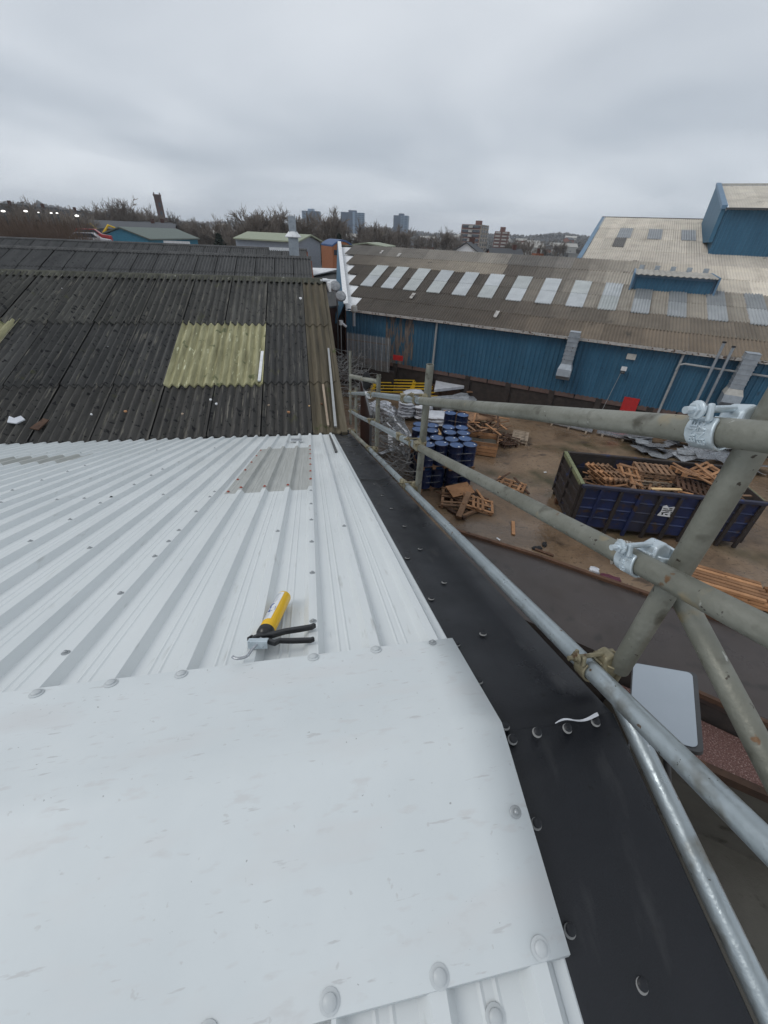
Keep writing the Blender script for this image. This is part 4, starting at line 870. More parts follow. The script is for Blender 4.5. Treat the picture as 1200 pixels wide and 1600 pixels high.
pallet((6.4, 18.3, .0), R(15), (0, R(70)), 'woodp', 'pale pallet standing on edge behind the left drums')
pallet((8.9, 19.6, .95), R(-12), (R(9), R(-7)), 'woodo', 'orange pallet on the very top of the scrap timber', None, (3,)); pallet((7.9, 19.3, .55), R(25), (R(20), R(5)), 'wood', 'brown pallet at the back left of the scrap timber')
pallet((6.0, 12.0, .16), R(70), (R(6), R(10)), 'woodo', 'orange pallet at the right of the heap in front of the drums', None, (1, 5))
# plastic-wrapped bundles
def blob(c, d, rz, m, nm, lab, cat, seed, amp=.12, par=None):
    b = MB(); n, k = 12, 18; rt = Matrix.Rotation(rz, 3, 'Z')
    for i in range(n+1):
        for j in range(k):
            a = math.pi*i/n; t_ = 2*math.pi*j/k; q = Vector((math.sin(a)*math.cos(t_), math.sin(a)*math.sin(t_), math.cos(a)))
            mxx = max(abs(q.x), abs(q.y), abs(q.z)); q = q*(.45+.55/mxx*1.0) if mxx > 0 else q; q = q*(1+amp*mnoise.noise(q*2.3+Vector((seed, 0, 0)))+amp*.5*mnoise.noise(q*6+Vector((seed, 3, 0))))
            q = Vector((q.x*d[0]/2, q.y*d[1]/2, q.z*d[2]/2)); b.v.append(tuple(Vector(c)+rt @ q+Vector((0, 0, d[2]/2))))
    b.f = [(i*k+j, i*k+k+j, i*k+k+(j+1) % k, i*k+(j+1) % k) for i in range(n) for j in range(k)]
    o = b.build(nm, m, par, True)
    if lab: tag(o, lab, cat)
    return o
wbn = thing('wrapped_sack_stack', 'white plastic wrapped sacks stacked on a pallet behind the drums', 'sacks', (0, 0, 0))
for k in range(5):
    for j in range(2): blob((5.35+.85*j-.28*0+random.uniform(-.04, .04), 21.4-.35*j, .16+.17*k-.1*j*(k > 3)), (.95, 1.2, .23), -.3, M['plastic'], 'sack', None, None, k*3+j, .2, wbn)
blob((5.9, 22.3, 1.0), (1.2, .8, .25), .2, M['plastic'], 'sack', None, None, 77, .25, wbn)
w2 = thing('wrapped_board_stack', 'low white wrapped board stack right behind the left drums', 'boards', (0, 0, 0))
for k in range(3): blob((6.55, 19.3, .5+.16*k), (1.5, 1.1, .2), -.25, M['plastic'], 'board_pack', None, None, 50+k, .1, w2)
b = MB(); b.box((6.55, 19.3, .27), (1.4, 1.0, .54), -.25); b.build('pallet_base', M['woodd'], w2)
b = MB(); b.prism([(7.6, 23.9, .62), (9.9, 24.3, .70), (10.7, 26.4, .75), (8.3, 25.9, .7)], (0, 0, .16)); o = b.build('insulation_board', M['plastic']); tag(o, 'large pale insulation board lying on a heap by the brick plinth', 'board')
b = MB(); b.box((9.1, 25.2, .32), (2.2, 1.6, .6), .2); tag(b.build('timber_bearer', M['woodd']), 'dark bearers under the pale insulation board', 'timber')
blob((8.6, 22.6, 0), (2.6, 1.4, .7), .2, M['film'], 'shrink_film', 'grey shrink film heaped between the drums and the pale board', 'film', 11, .5)
b = MB()
for i in range(9):
    for j in range(5):
        u, v = i/8, j/4; x = 9.7+1.9*u; b.v.append((x, 25.2+.5*v+.2*math.sin(u*6), .8+(1.15*max(0, 1-abs(u-.75)*3.2))*(1-v*.4)+.12*mnoise.noise(Vector((u*5, v*5, 2)))))
b.f = [(j+5*i, j+5*i+1, j+5*i+6, j+5*i+5) for i in range(8) for j in range(4)]
o = b.build('peaked_film', M['film']); tag(o, 'peak of grey plastic film standing up at the end of the pale board', 'film'); o.modifiers.new('t', 'SOLIDIFY').thickness = .01
b = MB(); b.prism([(9.8, 24.0, .5), (11.1, 24.0, .5), (11.3, 24.9, .55), (10.0, 25.0, .55)], (0, 0, .08)); tag(b.build('cardboard_sheet', M['wood']), 'flat brown cardboard in front of the peaked film', 'cardboard')
for i, (x, y, rx) in enumerate(((11.7, 23.9, .3), (12.3, 23.5, .1), (12.9, 23.6, -.2), (13.5, 23.0, .2), (14.1, 22.5, .5))):
    b = MB(); b.lathe([(.18, -.11), (.30, -.12), (.35, -.07), (.36, 0), (.35, .07), (.30, .12), (.18, .11)], (x, y, .33), 18, Matrix.Rotation(R(90)+rx, 3, 'X') @ Matrix.Rotation(.4*i, 3, 'Y'), cap=False)
    tag(b.build('old_tyre', M['tyre'], None, True), 'black tyre against the plinth, %s from the left' % ('first', 'second', 'third', 'fourth', 'fifth')[i], 'tyre', 'old tyres against the dark brick plinth')
# yellow barrier frames stacked
for k in range(5):
    t = thing('yellow_barrier', 'yellow steel barrier frame, %s from the bottom of the stack' % ('first', 'second', 'third', 'fourth', 'top one')[k], 'barrier', (3.75+.12*k, 25.2+.24*k, .12+.12*k), R(-7+1.5*(k % 3)), 'yellow barrier frames stacked flat by the fence')
    for y in (-.05, .55): b = MB(); b.tube([(0, y, 0), (4.4, y, 0)], .032, 8); b.build('rail', M['yellow'], t, True)
    for x in (0, 2.6): b = MB(); b.tube([(x, -.05, 0), (x, .55, 0)], .03, 8); b.build('crossbar', M['yellow'], t, True)
    for x in (.05, 2.6): b = MB(); b.box((x, .0, -.02), (.22, .14, .16)); b.build('foot', M['yellow'], t)
# aluminium lengths and wire tangle beside our wall
for k in range(9):
    tag(plank((4.3+.075*k, 23.0+random.uniform(-.3, .3), .12+.02*(k % 3)), (4.2+.085*k+.1, 17.9+random.uniform(-.3, .3), .12+.02*(k % 3)), .06, .05, M['alu'], 'metal_length'), 'long bright metal length lying beside the sacks', 'metal length', 'metal lengths lying side by side')
def tangle(cx, cy, w, h, zt, n, m, lab, r=.012, seed=1):
    rnd = random.Random(seed); b = MB()
    for k in range(n):
        x, y, z = cx+rnd.uniform(-w, w), cy+rnd.uniform(-h, h), rnd.uniform(.1, zt); a = rnd.uniform(0, 6.28); rad = rnd.uniform(.15, .55); pts = []
        ph = rnd.uniform(0, 6.28); tl = rnd.uniform(-.9, .9); st = rnd.randint(9, 15)
        for i in range(st):
            t_ = ph+i*.5; pts.append((x+rad*math.cos(t_)+.05*i*math.cos(a), y+rad*math.sin(t_)*.9+.05*i*math.sin(a), max(.03, z+tl*rad*math.sin(t_+1)+rnd.uniform(-.04, .04))))
        b.tube(pts, r*rnd.choice((.7, 1, 1.6)), 4, cap=False)
    o = b.build('wire_tangle', m); tag(o, lab, 'wire', kind='stuff'); return o
tangle(4.05, 15.4, .75, 1.5, 1.2, 110, M['wire'], 'tangled heap of grey wire beside the left drums', .012, 3)
tangle(3.4, 19.0, .9, 2.4, 1.1, 110, M['wire'], 'grey wire and netting scrap along our wall', .012, 5)
tangle(2.6, 25.5, 1.1, 2.6, 2.3, 150, M['wire'], 'coils of rusty razor wire below the old roof edge', .013, 9)
for k in range(16):
    x, y = 3.2+1.6*random.random(), 14.6+6*random.random(); a = random.uniform(0, 3.1); l = random.uniform(.2, .6)
    tag(plank((x-l*math.cos(a), y-l*math.sin(a), random.uniform(.1, .5)), (x+l*math.cos(a), y+l*math.sin(a), random.uniform(.3, .9)), random.uniform(.05, .25), .02, M[random.choice(['alu', 'whitep', 'film', 'alu'])], 'scrap_strip'), 'bright metal scrap piece in the wire heap along our wall', 'scrap', 'metal scrap pieces in the wire heaps')
for k in range(6): blob((3.0+.5*(k % 3)+.2*random.random(), 20.5+1.0*(k//3)+random.random(), .3), (.8, .6, .5), k, M['plastic'], 'white_bundle', 'white plastic bundle among the wire, %s of the group' % ('first', 'second', 'third', 'fourth', 'fifth', 'sixth')[k], 'bundle', 30+k, .5)
b = MB(); b.box((1.3, 9.3, 4.4), (.05, 2.6, 2.0), -.05); tag(b.build('dark_board', M['dkgrey']), 'dark sheet of board hanging beyond the far end of the guard rail', 'board')
b = MB(); b.box((1.3, 9.3, 1.7), (.3, 2.4, 3.4), -.05); tag(b.build('brick_pier', M['brick_dark']), 'sooty brick pier below the dark board', 'pier')
# flat stacks of aluminium beyond the skip
for i, (p, q, lab) in enumerate((((13.2, 19.9, .1), (15.0, 18.3, .1), 'low pallet of metal profiles, left one of the row by the plinth'), ((15.2, 18.2, .1), (17.3, 16.6, .1), 'low pallet of metal profiles, right one of the row by the plinth'))):
    t = thing('profile_stack', lab, 'metal stack'); 
    for k in range(7): plank((p[0]+.11*k, p[1]+.13*k, .14+.05*(k % 2)), (q[0]+.11*k, q[1]+.13*k, .14+.05*(k % 2)), .12, .07, M['alu'], 'profile', t)
    for f_ in (.12, .5, .88): c = line_lerp(p, q, f_); plank((c[0]-.1, c[1]-.12, .05), (c[0]+.8, c[1]+.95, .05), .10, .10, M['woodg'], 'bearer', t)
rnd = random.Random(4)
for k in range(42):
    u = rnd.random(); x, y = 16.0+4.4*rnd.random(), 0; y = 16.9-.42*(x-16)+rnd.uniform(-1.2, .9); rz = rnd.uniform(-.7, .3)
    b = MB(); w, h = rnd.uniform(.6, 1.4), rnd.uniform(.3, .8); z = .06+.35*rnd.random(); nx = 5
    b.grid(lambda u, v: ((u-.5)*w, (v-.5)*h, .05*mnoise.noise(Vector((u*3+k, v*3, 1)))+.0), 5, 4)
    o = b.build('crumpled_sheet', M['alu'] if k % 3 else M['film'], None); o.location = (x, y, z); o.rotation_euler = (rnd.uniform(-.2, .2), rnd.uniform(-.25, .25), rz); o.modifiers.new('t', 'SOLIDIFY').thickness = .012
    tag(o, 'crumpled silver sheet in the scattered heap beyond the skip', 'metal sheet', 'crumpled silver sheets beyond the skip')
for k in range(12):
    x = 18.0+5*rnd.random(); y = 14.5-.5*(x-18)+rnd.uniform(-.8, .8)
    b = MB(); b.grid(lambda u, v: ((u-.5)*1.1, (v-.5)*.7, .05*mnoise.noise(Vector((u*3+k, v*3, 1)))), 5, 4); o = b.build('crumpled_sheet', M['alu'], None); o.location = (x, y, .2+.3*rnd.random()); o.rotation_euler = (rnd.uniform(-.3, .3), rnd.uniform(-.3, .3), rnd.random()*3)
    o.modifiers.new('t', 'SOLIDIFY').thickness = .012; tag(o, 'crumpled silver sheet at the right edge beyond the skip', 'metal sheet', 'silver sheets at the right frame edge')
# stacked timber in front, by the edge of the low roof
G = 'long timbers stacked on the ground right of the skip foot'
TD = Vector((.80, -.60, 0)); TN = Vector((.60, .80, 0)); T0 = Vector((10.45, 7.35, 0))
for lay in range(5):
    for k in range(6):
        a_ = T0+TN*(.16*k-.2)+Vector((0, 0, .08+.11*lay))+TD*random.uniform(-.1, .15)
        tag(plank(a_, a_+TD*2.3, .12, .085, M['woodo'], 'stacked_timber'), 'orange timber, %s from the near side, in the %s layer of the first stack' % (('first', 'second', 'third', 'fourth', 'fifth', 'sixth')[k], ('lowest', 'second', 'middle', 'fourth', 'top')[lay]), 'timber', G)
G = 'long timbers of the second stack at the right edge'
for lay in range(5):
    for k in range(7):
        a_ = T0+TD*2.45+TN*(.16*k-.35)+Vector((0, 0, .08+.11*lay))+TD*random.uniform(-.1, .1)
        tag(plank(a_, a_+TD*3.2, .12, .085, M['wood'] if k % 2 else M['woodo'], 'stacked_timber'), 'timber, %s from the near side, in the %s layer of the second stack' % (('first', 'second', 'third', 'fourth', 'fifth', 'sixth', 'seventh')[k], ('lowest', 'second', 'middle', 'fourth', 'top')[lay]), 'timber', G)
# clutter at the wall of the low store
loose((7.4, 8.35, .10), (8.3, 7.65, .12), .12, .10, 'woodo', 'orange beam lying left of the purple bag'); loose((7.55, 8.15, .24), (9.1, 6.95, .26), .10, .05, 'woodd', 'dark long board lying along the store wall'); loose((7.5, 7.8, .10), (8.9, 6.8, .10), .12, .08, 'woodo', 'orange board partly under the dark long board')
blob((8.62, 7.62, .05), (.60, .30, .18), -.6, flat('purple_plastic', (.10, .022, .04), .45), 'purple_bag', 'dark purple plastic bag near the store wall', 'bag', 5, .3)
blob((8.32, 8.0, .1), (.28, .25, .18), -.6, M['plastic'], 'white_sack', 'small white sack left of the purple bag', 'sack', 15, .3)
t = thing('ribbed_block', 'pale grey ribbed block standing in front of the skip', 'block', (9.62, 8.45, 0), R(-30))
for k in range(7): b = MB(); b.box((-.27+.09*k, 0, .36), (.06, .45, .72)); b.build('fin', M['render'], t)
b = MB(); b.box((0, 0, .34), (.55, .38, .66)); b.build('core', M['wire'], t)
for k, (x, y, s_) in enumerate(((7.2, 9.45, .16), (7.55, 9.6, .12))): blob((x, y, 0), (s_*2, s_, .05), k, M['tyre'], 'black_scrap', 'flat black scrap of rubber on the wet yard, number %s towards the skip' % ('one', 'two', 'three', 'four')[k], 'scrap', 60+k, .6)
for k in range(14):
    x, y = random.uniform(6, 20), random.uniform(8, 19)
    if Vector((x-11.5, y-10.5)).length < 3.6: continue
    b = MB(); b.box((x, y, .015), (random.uniform(.05, .16), random.uniform(.04, .08), .02), random.random()*3); tag(b.build('litter_scrap', M['whitep']), 'small white scrap of litter on the wet brown yard', 'litter', 'white litter scraps on the yard')

# ------------------------------------------------------------------ the long blue building
WD = Vector((.79631882, -.60487712, 0)); WN = Vector((.60487712, .79631882, 0)); WDIST = 25.22
def BP(s, t, z): return WD*s+WN*(WDIST+t)+Vector((0, 0, z))
RM = .22; EZ = 4.42
def fan(s0): return .24*min(1, max(0, -s0/16.5))
def RP(s0, t, off=0): return BP(s0-fan(s0)*t, t, EZ+RM*t+off)
bb = thing('blue_warehouse', 'long blue clad warehouse with weathered roof and a row of pale skylights', 'building', (0, 0, 0))
S0, S1 = -15.7, 17.0
def VS_(t): return S0-.67*t               # verge line (true along-distance) at depth t
# plinth and wall sheets
b = MB()
b.prism([BP(S0, .05, 0), BP(S1, .05, 0), BP(S1, .35, 0), BP(S0, .35, 0)], (0, 0, 1.38)); b.build('brick_plinth', M['brick_dark'], bb)
for k in range(13):
    a, c = S0+.05+2.52*k, S0+.05+2.52*k+2.44
    b = MB(); b.prism([BP(a, -.03, 1.28), BP(c, -.03, 1.28), BP(c, .2, 1.28), BP(a, .2, 1.28)], (0, 0, .24)); b.build('concrete_band', M['band'], bb)
for k in range(13):
    a = S0+1.3+2.52*k; b = MB(); b.prism([BP(a-.16, -.06, 0), BP(a+.16, -.06, 0), BP(a+.16, .2, 0), BP(a-.16, .2, 0)], (0, 0, 1.5)); b.build('pier', M['brick_dark'], bb)
def clad(s0, s1, z0, z1, m, tf=0.0, name='wall_sheet', n=4, parent=None, pf=None):
    b = MB(); pts = []; w = (s1-s0)/n
    for k in range(n):
        pts += [(s0+w*k, 0), (s0+w*k+w*.42, 0), (s0+w*k+w*.55, -.045), (s0+w*k+w*.87, -.045)]
    pts.append((s1, 0)); q = len(pts); pf = pf or BP
    b.add([pf(s, tf+d, z) for z in (z0, z1) for s, d in pts], [(i, i+1, q+i+1, q+i) for i in range(q-1)])
    return b.build(name, m, parent or bb)
k = 0; s = S0
while s < S1-.1:
    mm = M['blue']
    if -13.6 < s < -11.3: mm = M['bare']
    clad(s, min(S1, s+1.0), 1.5, EZ, mm); s += 1.0
b = MB(); b.prism([BP(S0+.1, .06, 1.3), BP(S1, .06, 1.3), BP(S1, .3, 1.3), BP(S0+.1, .3, 1.3)], (0, 0, EZ-1.3)); b.build('inner_wall', M['dark'], bb)
# skewed gable end: wall, fascia, white verge
G0, G1 = BP(S0-.06, -.02, 0), BP(VS_(14.2)-.06, 14.2, 0)
gd = (G1-G0).normalized(); gn = Vector((-gd.y, gd.x, 0)); L_g = (G1-G0).length
b = MB(); b.prism([G0, G1, G1+Vector((0, 0, EZ+RM*14.2-.05)), G0+Vector((0, 0, EZ-.05))], gn*-.2); b.build('gable_wall', M['brickdk'], bb)
b = MB(); b.prism([G0+gn*.62+Vector((0, 0, 3.5)), G1+gn*.12+Vector((0, 0, EZ+RM*14.2-.6)), G1+gn*.05+Vector((0, 0, EZ+RM*14.2+.30)), G0+gn*.05+Vector((0, 0, EZ+.28))], gn*.06); b.build('gable_fascia', M['blue'], bb)
b = MB(); b.prism([G0+gn*.1+Vector((0, 0, EZ+.28)), G1+gn*.1+Vector((0, 0, EZ+RM*14.2+.30)), G1-gn*.22+Vector((0, 0, EZ+RM*14.2+.30)), G0-gn*.22+Vector((0, 0, EZ+.28))], (0, 0, .05)); b.build('verge_capping', M['whitep'], bb)
# white underlay along the skewed verge that shows as triangles
b = MB(); b.add([BP(VS_(t)+d, t, EZ+RM*t-.05) for t in (-.1, 14.1) for d in (-.02, 3.0)], [(0, 1, 3, 2)]); b.build('verge_underlay', M['whitep'], bb)
TR_ = [-.25, 2.2, 4.35, 6.6, 8.85, 11.4, 14.1]
UR_ = [14.1, 17.2, 20.7, 24.2, 28.6]
SKS = [-16.09, -14.48, -12.83, -11.15, -9.41, -7.73, -5.98, -4.25, -2.53, -.83, .9, 2.74, 4.68, 6.57, 8.45, 10.3]
def lerp3(a, b_, t): return tuple(a[i]+(b_[i]-a[i])*t for i in range(3))
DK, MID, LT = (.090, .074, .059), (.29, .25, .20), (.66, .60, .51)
rs = random.Random(12)
def rsheet(s0, s1, t0, t1, name, m, col=None, lift=0, waves=6, amp=.03, pf=RP):
    b = MB(); n = waves*4
    v = [pf(s0+(s1-s0)*i/n, t0, lift+amp*math.cos(2*math.pi*waves*i/n)) for i in range(n+1)]+[pf(s0+(s1-s0)*i/n, t1, lift+amp*math.cos(2*math.pi*waves*i/n)) for i in range(n+1)]
    v += [p-Vector((0, 0, .05)) for p in v[:n+1]]
    b.add(v, [(i, i+1, n+2+i, n+1+i) for i in range(n)]+[(2*n+2+i, 2*n+3+i, i+1, i) for i in range(n)])
    o = b.build(name, m, bb, True)
    if col: o.color = (*col, 1)
    return o
for r in range(6):
    t0, t1 = TR_[r], TR_[r+1]
    edge = S0-.67*max(0, t0)                     # verge at the bottom of this row
    s = edge+fan(edge)*t0; s = (edge+.24*t0) if edge < -14 else s
    s = edge+.24*max(0, t0)
    s += .50
    while s < S1:
        w = 1.0; s1_ = min(s+w, S1); mid = (s+s1_)/2
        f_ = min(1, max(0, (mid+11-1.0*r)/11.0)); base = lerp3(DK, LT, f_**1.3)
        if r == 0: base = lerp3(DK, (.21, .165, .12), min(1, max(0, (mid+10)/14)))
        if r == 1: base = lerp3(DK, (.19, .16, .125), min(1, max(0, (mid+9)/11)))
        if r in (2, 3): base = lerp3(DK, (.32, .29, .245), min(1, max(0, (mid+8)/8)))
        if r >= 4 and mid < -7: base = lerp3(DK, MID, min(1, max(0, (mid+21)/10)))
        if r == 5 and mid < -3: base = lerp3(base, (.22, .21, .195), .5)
        v = rs.uniform(.86, 1.14)
        # holes for the skylights and the dormer
        if r in (2, 3):
            segs = []; a = s
            for sk_ in SKS:
                k0, k1 = sk_, sk_+.93
                if k1 <= a or k0 >= s1_: continue
                if k0 > a: segs.append((a, k0))
                a = max(a, k1)
            if a < s1_: segs.append((a, s1_))
        else: segs = [(s, s1_)]
        for a, c in segs:
            if c-a < .04: continue
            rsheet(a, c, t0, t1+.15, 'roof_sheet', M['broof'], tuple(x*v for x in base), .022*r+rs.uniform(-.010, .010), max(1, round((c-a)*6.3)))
        s = s1_
for i, sk_ in enumerate(SKS):
    for r in (2, 3):
        c_ = 1.10 if i < 10 else (.88 if r == 2 else .62); c_ *= rs.uniform(.93, 1.05)
        rsheet(sk_, sk_+.93, TR_[r]-.12, TR_[r+1]+.1, 'skylight_sheet', M['skyl'], (c_, c_, c_*(.96 if rs.random() < .3 else 1)), .04+.025*r, 6, .012 if i < 9 else .03)
# the odd grey pale vertical patches on the lower sheets
for s_, t_ in ((-11.9, 2.6), (-6.1, 1.1), (-16.8, 12.0), (-15.2, 11.5)):
    rsheet(s_, s_+.22, t_, t_+.9, 'patch', M['gutter'], None, .16, 1, .01)
# upper part of the roof
UL = -3.40
def FP(s, t, off=0): return BP(s, t, EZ+RM*t+off)
for r in range(4):
    t0, t1 = UR_[r], UR_[r+1]; s = UL
    while s < S1:
        if r >= 1 and s > 5.0: break
        s1_ = min(s+1.0, S1 if r < 1 else 5.2); v = rs.uniform(.93, 1.07); base = lerp3((.57, .52, .45), (.66, .605, .52), r/3)
        rsheet(s, s1_, t0, t1+.15, 'roof_sheet', M['broof'], tuple(x*v for x in base), .05+.025*r+rs.uniform(-.008, .008), 6, pf=FP); s = s1_
for s_ in (-1.55, .75, 3.2):
    rsheet(s_, s_+1.05, 20.8, 24.2, 'skylight_sheet', M['skyl'], (.72, .72, .74), .15, 6, .03, pf=FP)
rsheet(-1.6, -.75, 18.0, 20.8, 'patched_sheet', M['broof'], (.16, .155, .15), .13, 6, pf=FP)
# ridge of the low part and back slope, verge of the high part
for k in range(14):
    a = -25+1.56*k
    if a > -3.6: break
    b = MB(); b.prism([BP(a, 14.0, EZ+RM*14.1+.02), BP(a+1.56, 14.0, EZ+RM*14.1+.02), BP(a+1.56, 14.25, EZ+RM*14.1+.12), BP(a, 14.25, EZ+RM*14.1+.12)], WN*.18-Vector((0, 0, .07))); b.build('ridge_capping', M['render'] if k > 4 else M['moss'], bb)
b = MB(); b.prism([BP(-25, 14.4, 0), BP(-3.5, 14.4, 0), BP(-3.5, 14.4, EZ+RM*14.1), BP(-25, 14.4, EZ+RM*14.1)], WN*.2); b.build('back_wall', M['brickdk'], bb)
b = MB(); b.prism([BP(UL-.25, 14.15, EZ+RM*14.15+.02), BP(UL-.25, 28.8, EZ+RM*28.8+.02), BP(UL-.25, 28.8, EZ+RM*28.8+.14), BP(UL-.25, 14.15, EZ+RM*14.15+.14)], WD*.32); b.build('verge_flashing', M['blue_pale'], bb)
b = MB(); b.prism([BP(UL-.05, 14.2, 3), BP(UL-.05, 28.8, 3), BP(UL-.05, 28.8, EZ+RM*28.8-.02), BP(UL-.05, 14.2, EZ+RM*14.2-.02)], WD*.2); b.build('upper_end_wall', M['blue'], bb)
b = MB(); b.prism([BP(UL-.25, 28.55, EZ+RM*28.6+.06), BP(5.6, 28.55, EZ+RM*28.6+.06), BP(5.6, 28.9, EZ+RM*28.6+.10), BP(UL-.25, 28.9, EZ+RM*28.6+.10)], (0, 0, .10)); b.build('ridge_capping', M['dkgrey'], bb)
# tall block that rises from the roof
TB0 = 17.4; TS0 = 5.02
s = TS0
while s < S1: clad(s, min(S1, s+1.0), EZ+RM*TB0-.1, 10.95, M['blue'], TB0, n=4); s += 1.0
b = MB(); b.prism([BP(TS0, TB0+.05, 8), BP(S1, TB0+.05, 8), BP(S1, TB0+10.5, 8), BP(TS0, TB0+10.5, 8)], (0, 0, 2.9)); b.build('inner_wall', M['blue'], bb)
def RP2(s, t, off=0): return BP(s, t, 11.02+.22*(t-TB0)+off)
s = TS0+.1
while s < S1:
    for t0, t1 in ((TB0-.35, TB0+3.2), (TB0+3.1, TB0+9.3)):
        v = rs.uniform(.95, 1.05); rsheet(s, min(S1, s+1.0), t0, t1, 'roof_sheet', M['broof'], (.60*v, .56*v, .49*v), .03 if t0 < TB0 else .0, 6, pf=RP2)
    s += 1.0
b = MB(); b.prism([BP(TS0-.30, TB0-.1, 9.0), BP(TS0-.30, TB0-.1, 11.2), BP(TS0-.30, TB0+9.4, 13.22), BP(TS0-.30, TB0+9.4, 9.0)], WD*.26); b.build('side_cladding', M['blue'], bb)
b = MB(); b.prism([BP(TS0-.36, TB0-.2, 10.95), BP(TS0-.36, TB0+9.4, 13.08), BP(TS0-.36, TB0+9.4, 13.28), BP(TS0-.36, TB0-.2, 11.18)], WD*.34); b.build('side_flashing', M['blue_pale'], bb)
b = MB(); b.box((0, 0, 0), (12, .14, .12)); o = b.build('eaves_gutter', M['dkgrey'], bb); o.matrix_world = frame(BP(TS0+5.9, TB0-.42, 10.97), WD, WN, (0, 0, 1))
b = MB(); b.prism([BP(TS0-.3, TB0+9.3, 13.1), BP(S1, TB0+9.3, 13.1), BP(S1, TB0+9.6, 13.1), BP(TS0-.3, TB0+9.6, 13.1)], (0, 0, .12)); b.build('ridge_capping', M['render'], bb)
# low dormer with blue front
dm0, dm1, dt = .58, 4.95, 8.3
b = MB(); zt = EZ+RM*dt
b.prism([BP(dm0, dt, zt-.1), BP(dm0, dt, zt+.86), BP(dm0, dt+3.4, zt+.94), BP(dm0, dt+4.0, zt+.85)], WD*(dm1-dm0)); b.build('dormer_body', M['blue_pale'], bb)
s = dm0+.12
while s < dm1-.15: clad(s, min(dm1-.1, s+.85), zt-.05, zt+.72, M['blue_pale'] if False else M['blue'], dt-.04, 'dormer_sheet', 4); s += .85
s = dm0
while s < dm1-.05:
    b = MB(); n = 12; w = min(.98, dm1-s)
    b.add([BP(s+w*i/n, t, z+.03*math.cos(2*math.pi*3*i/n)) for t, z in ((dt-.35, zt+.90), (dt+3.7, zt+1.02)) for i in range(n+1)], [(i, i+1, n+2+i, n+1+i) for i in range(n)]); o = b.build('dormer_roof_sheet', M['broof'], bb); o.color = (.42, .40, .36, 1); o.modifiers.new('t', 'SOLIDIFY').thickness = .03; s += .98
for s_ in (dm0-.1, dm1+.02): b = MB(); b.prism([BP(s_, dt-.3, zt+.0), BP(s_, dt-.3, zt+.95), BP(s_, dt+3.6, zt+1.05), BP(s_, dt+3.6, zt+.7)], WD*.10); b.build('dormer_cheek', M['blue_pale'], bb)
for k in range(5): b = MB(); b.box(BP(.9+.95*k, dt+3.9, zt+1.12), (.10, .3, .30), .65); b.build('roof_bracket', M['duct'], bb)
# gutter with brackets
L_w = S1-S0
for k in range(11):
    a = S0+.7+k*2.95; b = MB(); b.prism([BP(a, -.20, EZ-.10-.012*k*.0), BP(a+2.93, -.20, EZ-.10), BP(a+2.93, -.36, EZ-.08), BP(a, -.36, EZ-.08)], (0, 0, .13)); b.build('gutter', M['gutter'], bb)
    for j in range(3): b = MB(); b.box(BP(a+.5+j, -.29, EZ-.0), (.05, .2, .05), -.65); b.build('gutter_bracket', M['rust'], bb)
def wtube(pts, r, m, nm, par=bb, n=10): return MB().tube([BP(*p) for p in pts], r, n).build(nm, M[m], par, True)
wtube([(-9.2, -.14, EZ-.1), (-9.2, -.14, .1)], .065, 'pipe', 'downpipe'); wtube([(3.66, -.14, EZ-.1), (3.66, -.14, .1)], .06, 'pipe', 'downpipe'); wtube([(7.9, -.14, EZ-.1), (7.9, -.14, .1)], .06, 'pipe', 'downpipe')
wtube([(3.62, -.2, 3.55), (3.66, -.2, 3.80), (3.85, -.2, 3.88), (8.2, -.2, 3.80)], .05, 'pipe', 'cross_pipe')
for s_, zt_ in ((4.96, 5.02), (5.38, 4.88)): wtube([(s_, -.40, zt_), (s_+.02, -.40, 2.2)], .06, 'duct', 'vent_pipe'); b = MB(); b.box(BP(s_+.02, -.36, 2.15), (.22, .22, .18), -.65); b.build('pipe_foot', M['duct'], bb); b = MB(); b.lathe([(.085, 0), (.085, .06)], BP(s_, -.40, zt_), 12); b.build('pipe_cap', M['dark'], bb)
def duct(s, w, z_end, lab):
    d = bb
    b = MB(); zs = [4.72-.22*k for k in range(8)]
    P_ = [(s-w/2, -.12), (s+w/2, -.12), (s+w/2, -.62), (s-w/2, -.62)]
    for a, c in zip(zs, zs[1:]):
        b.add([BP(x+.04*(1 if i in (1, 2) else -1)*0, t, z) for z in (a-.012, c+.012) for i, (x, t) in enumerate(P_)], [(j, (j+1) % 4, 4+(j+1) % 4, 4+j) for j in range(4)])
        b.add([BP(x+dx, t+dt_, z) for z in (c+.018, c-.018) for (x, t), dx, dt_ in zip(P_, (-.02, .02, .02, -.02), (.02, .02, -.02, -.02))], [(j, (j+1) % 4, 4+(j+1) % 4, 4+j) for j in range(4)]+[(0, 1, 2, 3), (7, 6, 5, 4)])
    b.build('duct_shaft', M['duct'], d)
    b = MB(); b.prism([BP(x, t, 4.72) for x, t in P_], (0, 0, .03)); b.build('duct_top', M['duct'], d)
    z0 = zs[-1]; Q = [(s-w*.68, -.1), (s+w*.68, -.1), (s+w*.68, -.80), (s-w*.68, -.80)]
    b = MB(); b.add([BP(x, t, z0) for x, t in P_]+[BP(x, t, z0-.28) for x, t in Q], [(j, (j+1) % 4, 4+(j+1) % 4, 4+j) for j in range(4)]); b.build('duct_collar', M['duct'] if s < 0 else M['render'], d)
    b = MB(); b.prism([BP(s-w*.68, -.1, z0-.28), BP(s-w*.68, -.80, z0-.28), BP(s-w*.68, -.86, z0-.62), BP(s-w*.68, -.55, z0-.86), BP(s-w*.68, -.12, z0-.8)], WD*w*1.36); b.build('duct_hood', M['duct'], d)
duct(-1.42, .52, 0, ''); duct(6.2, .55, 0, '')
b = MB(); b.box(BP(1.5, -.10, 3.86), (.42, .12, .26), -.65); b.build('vent_box', M['render'], bb)
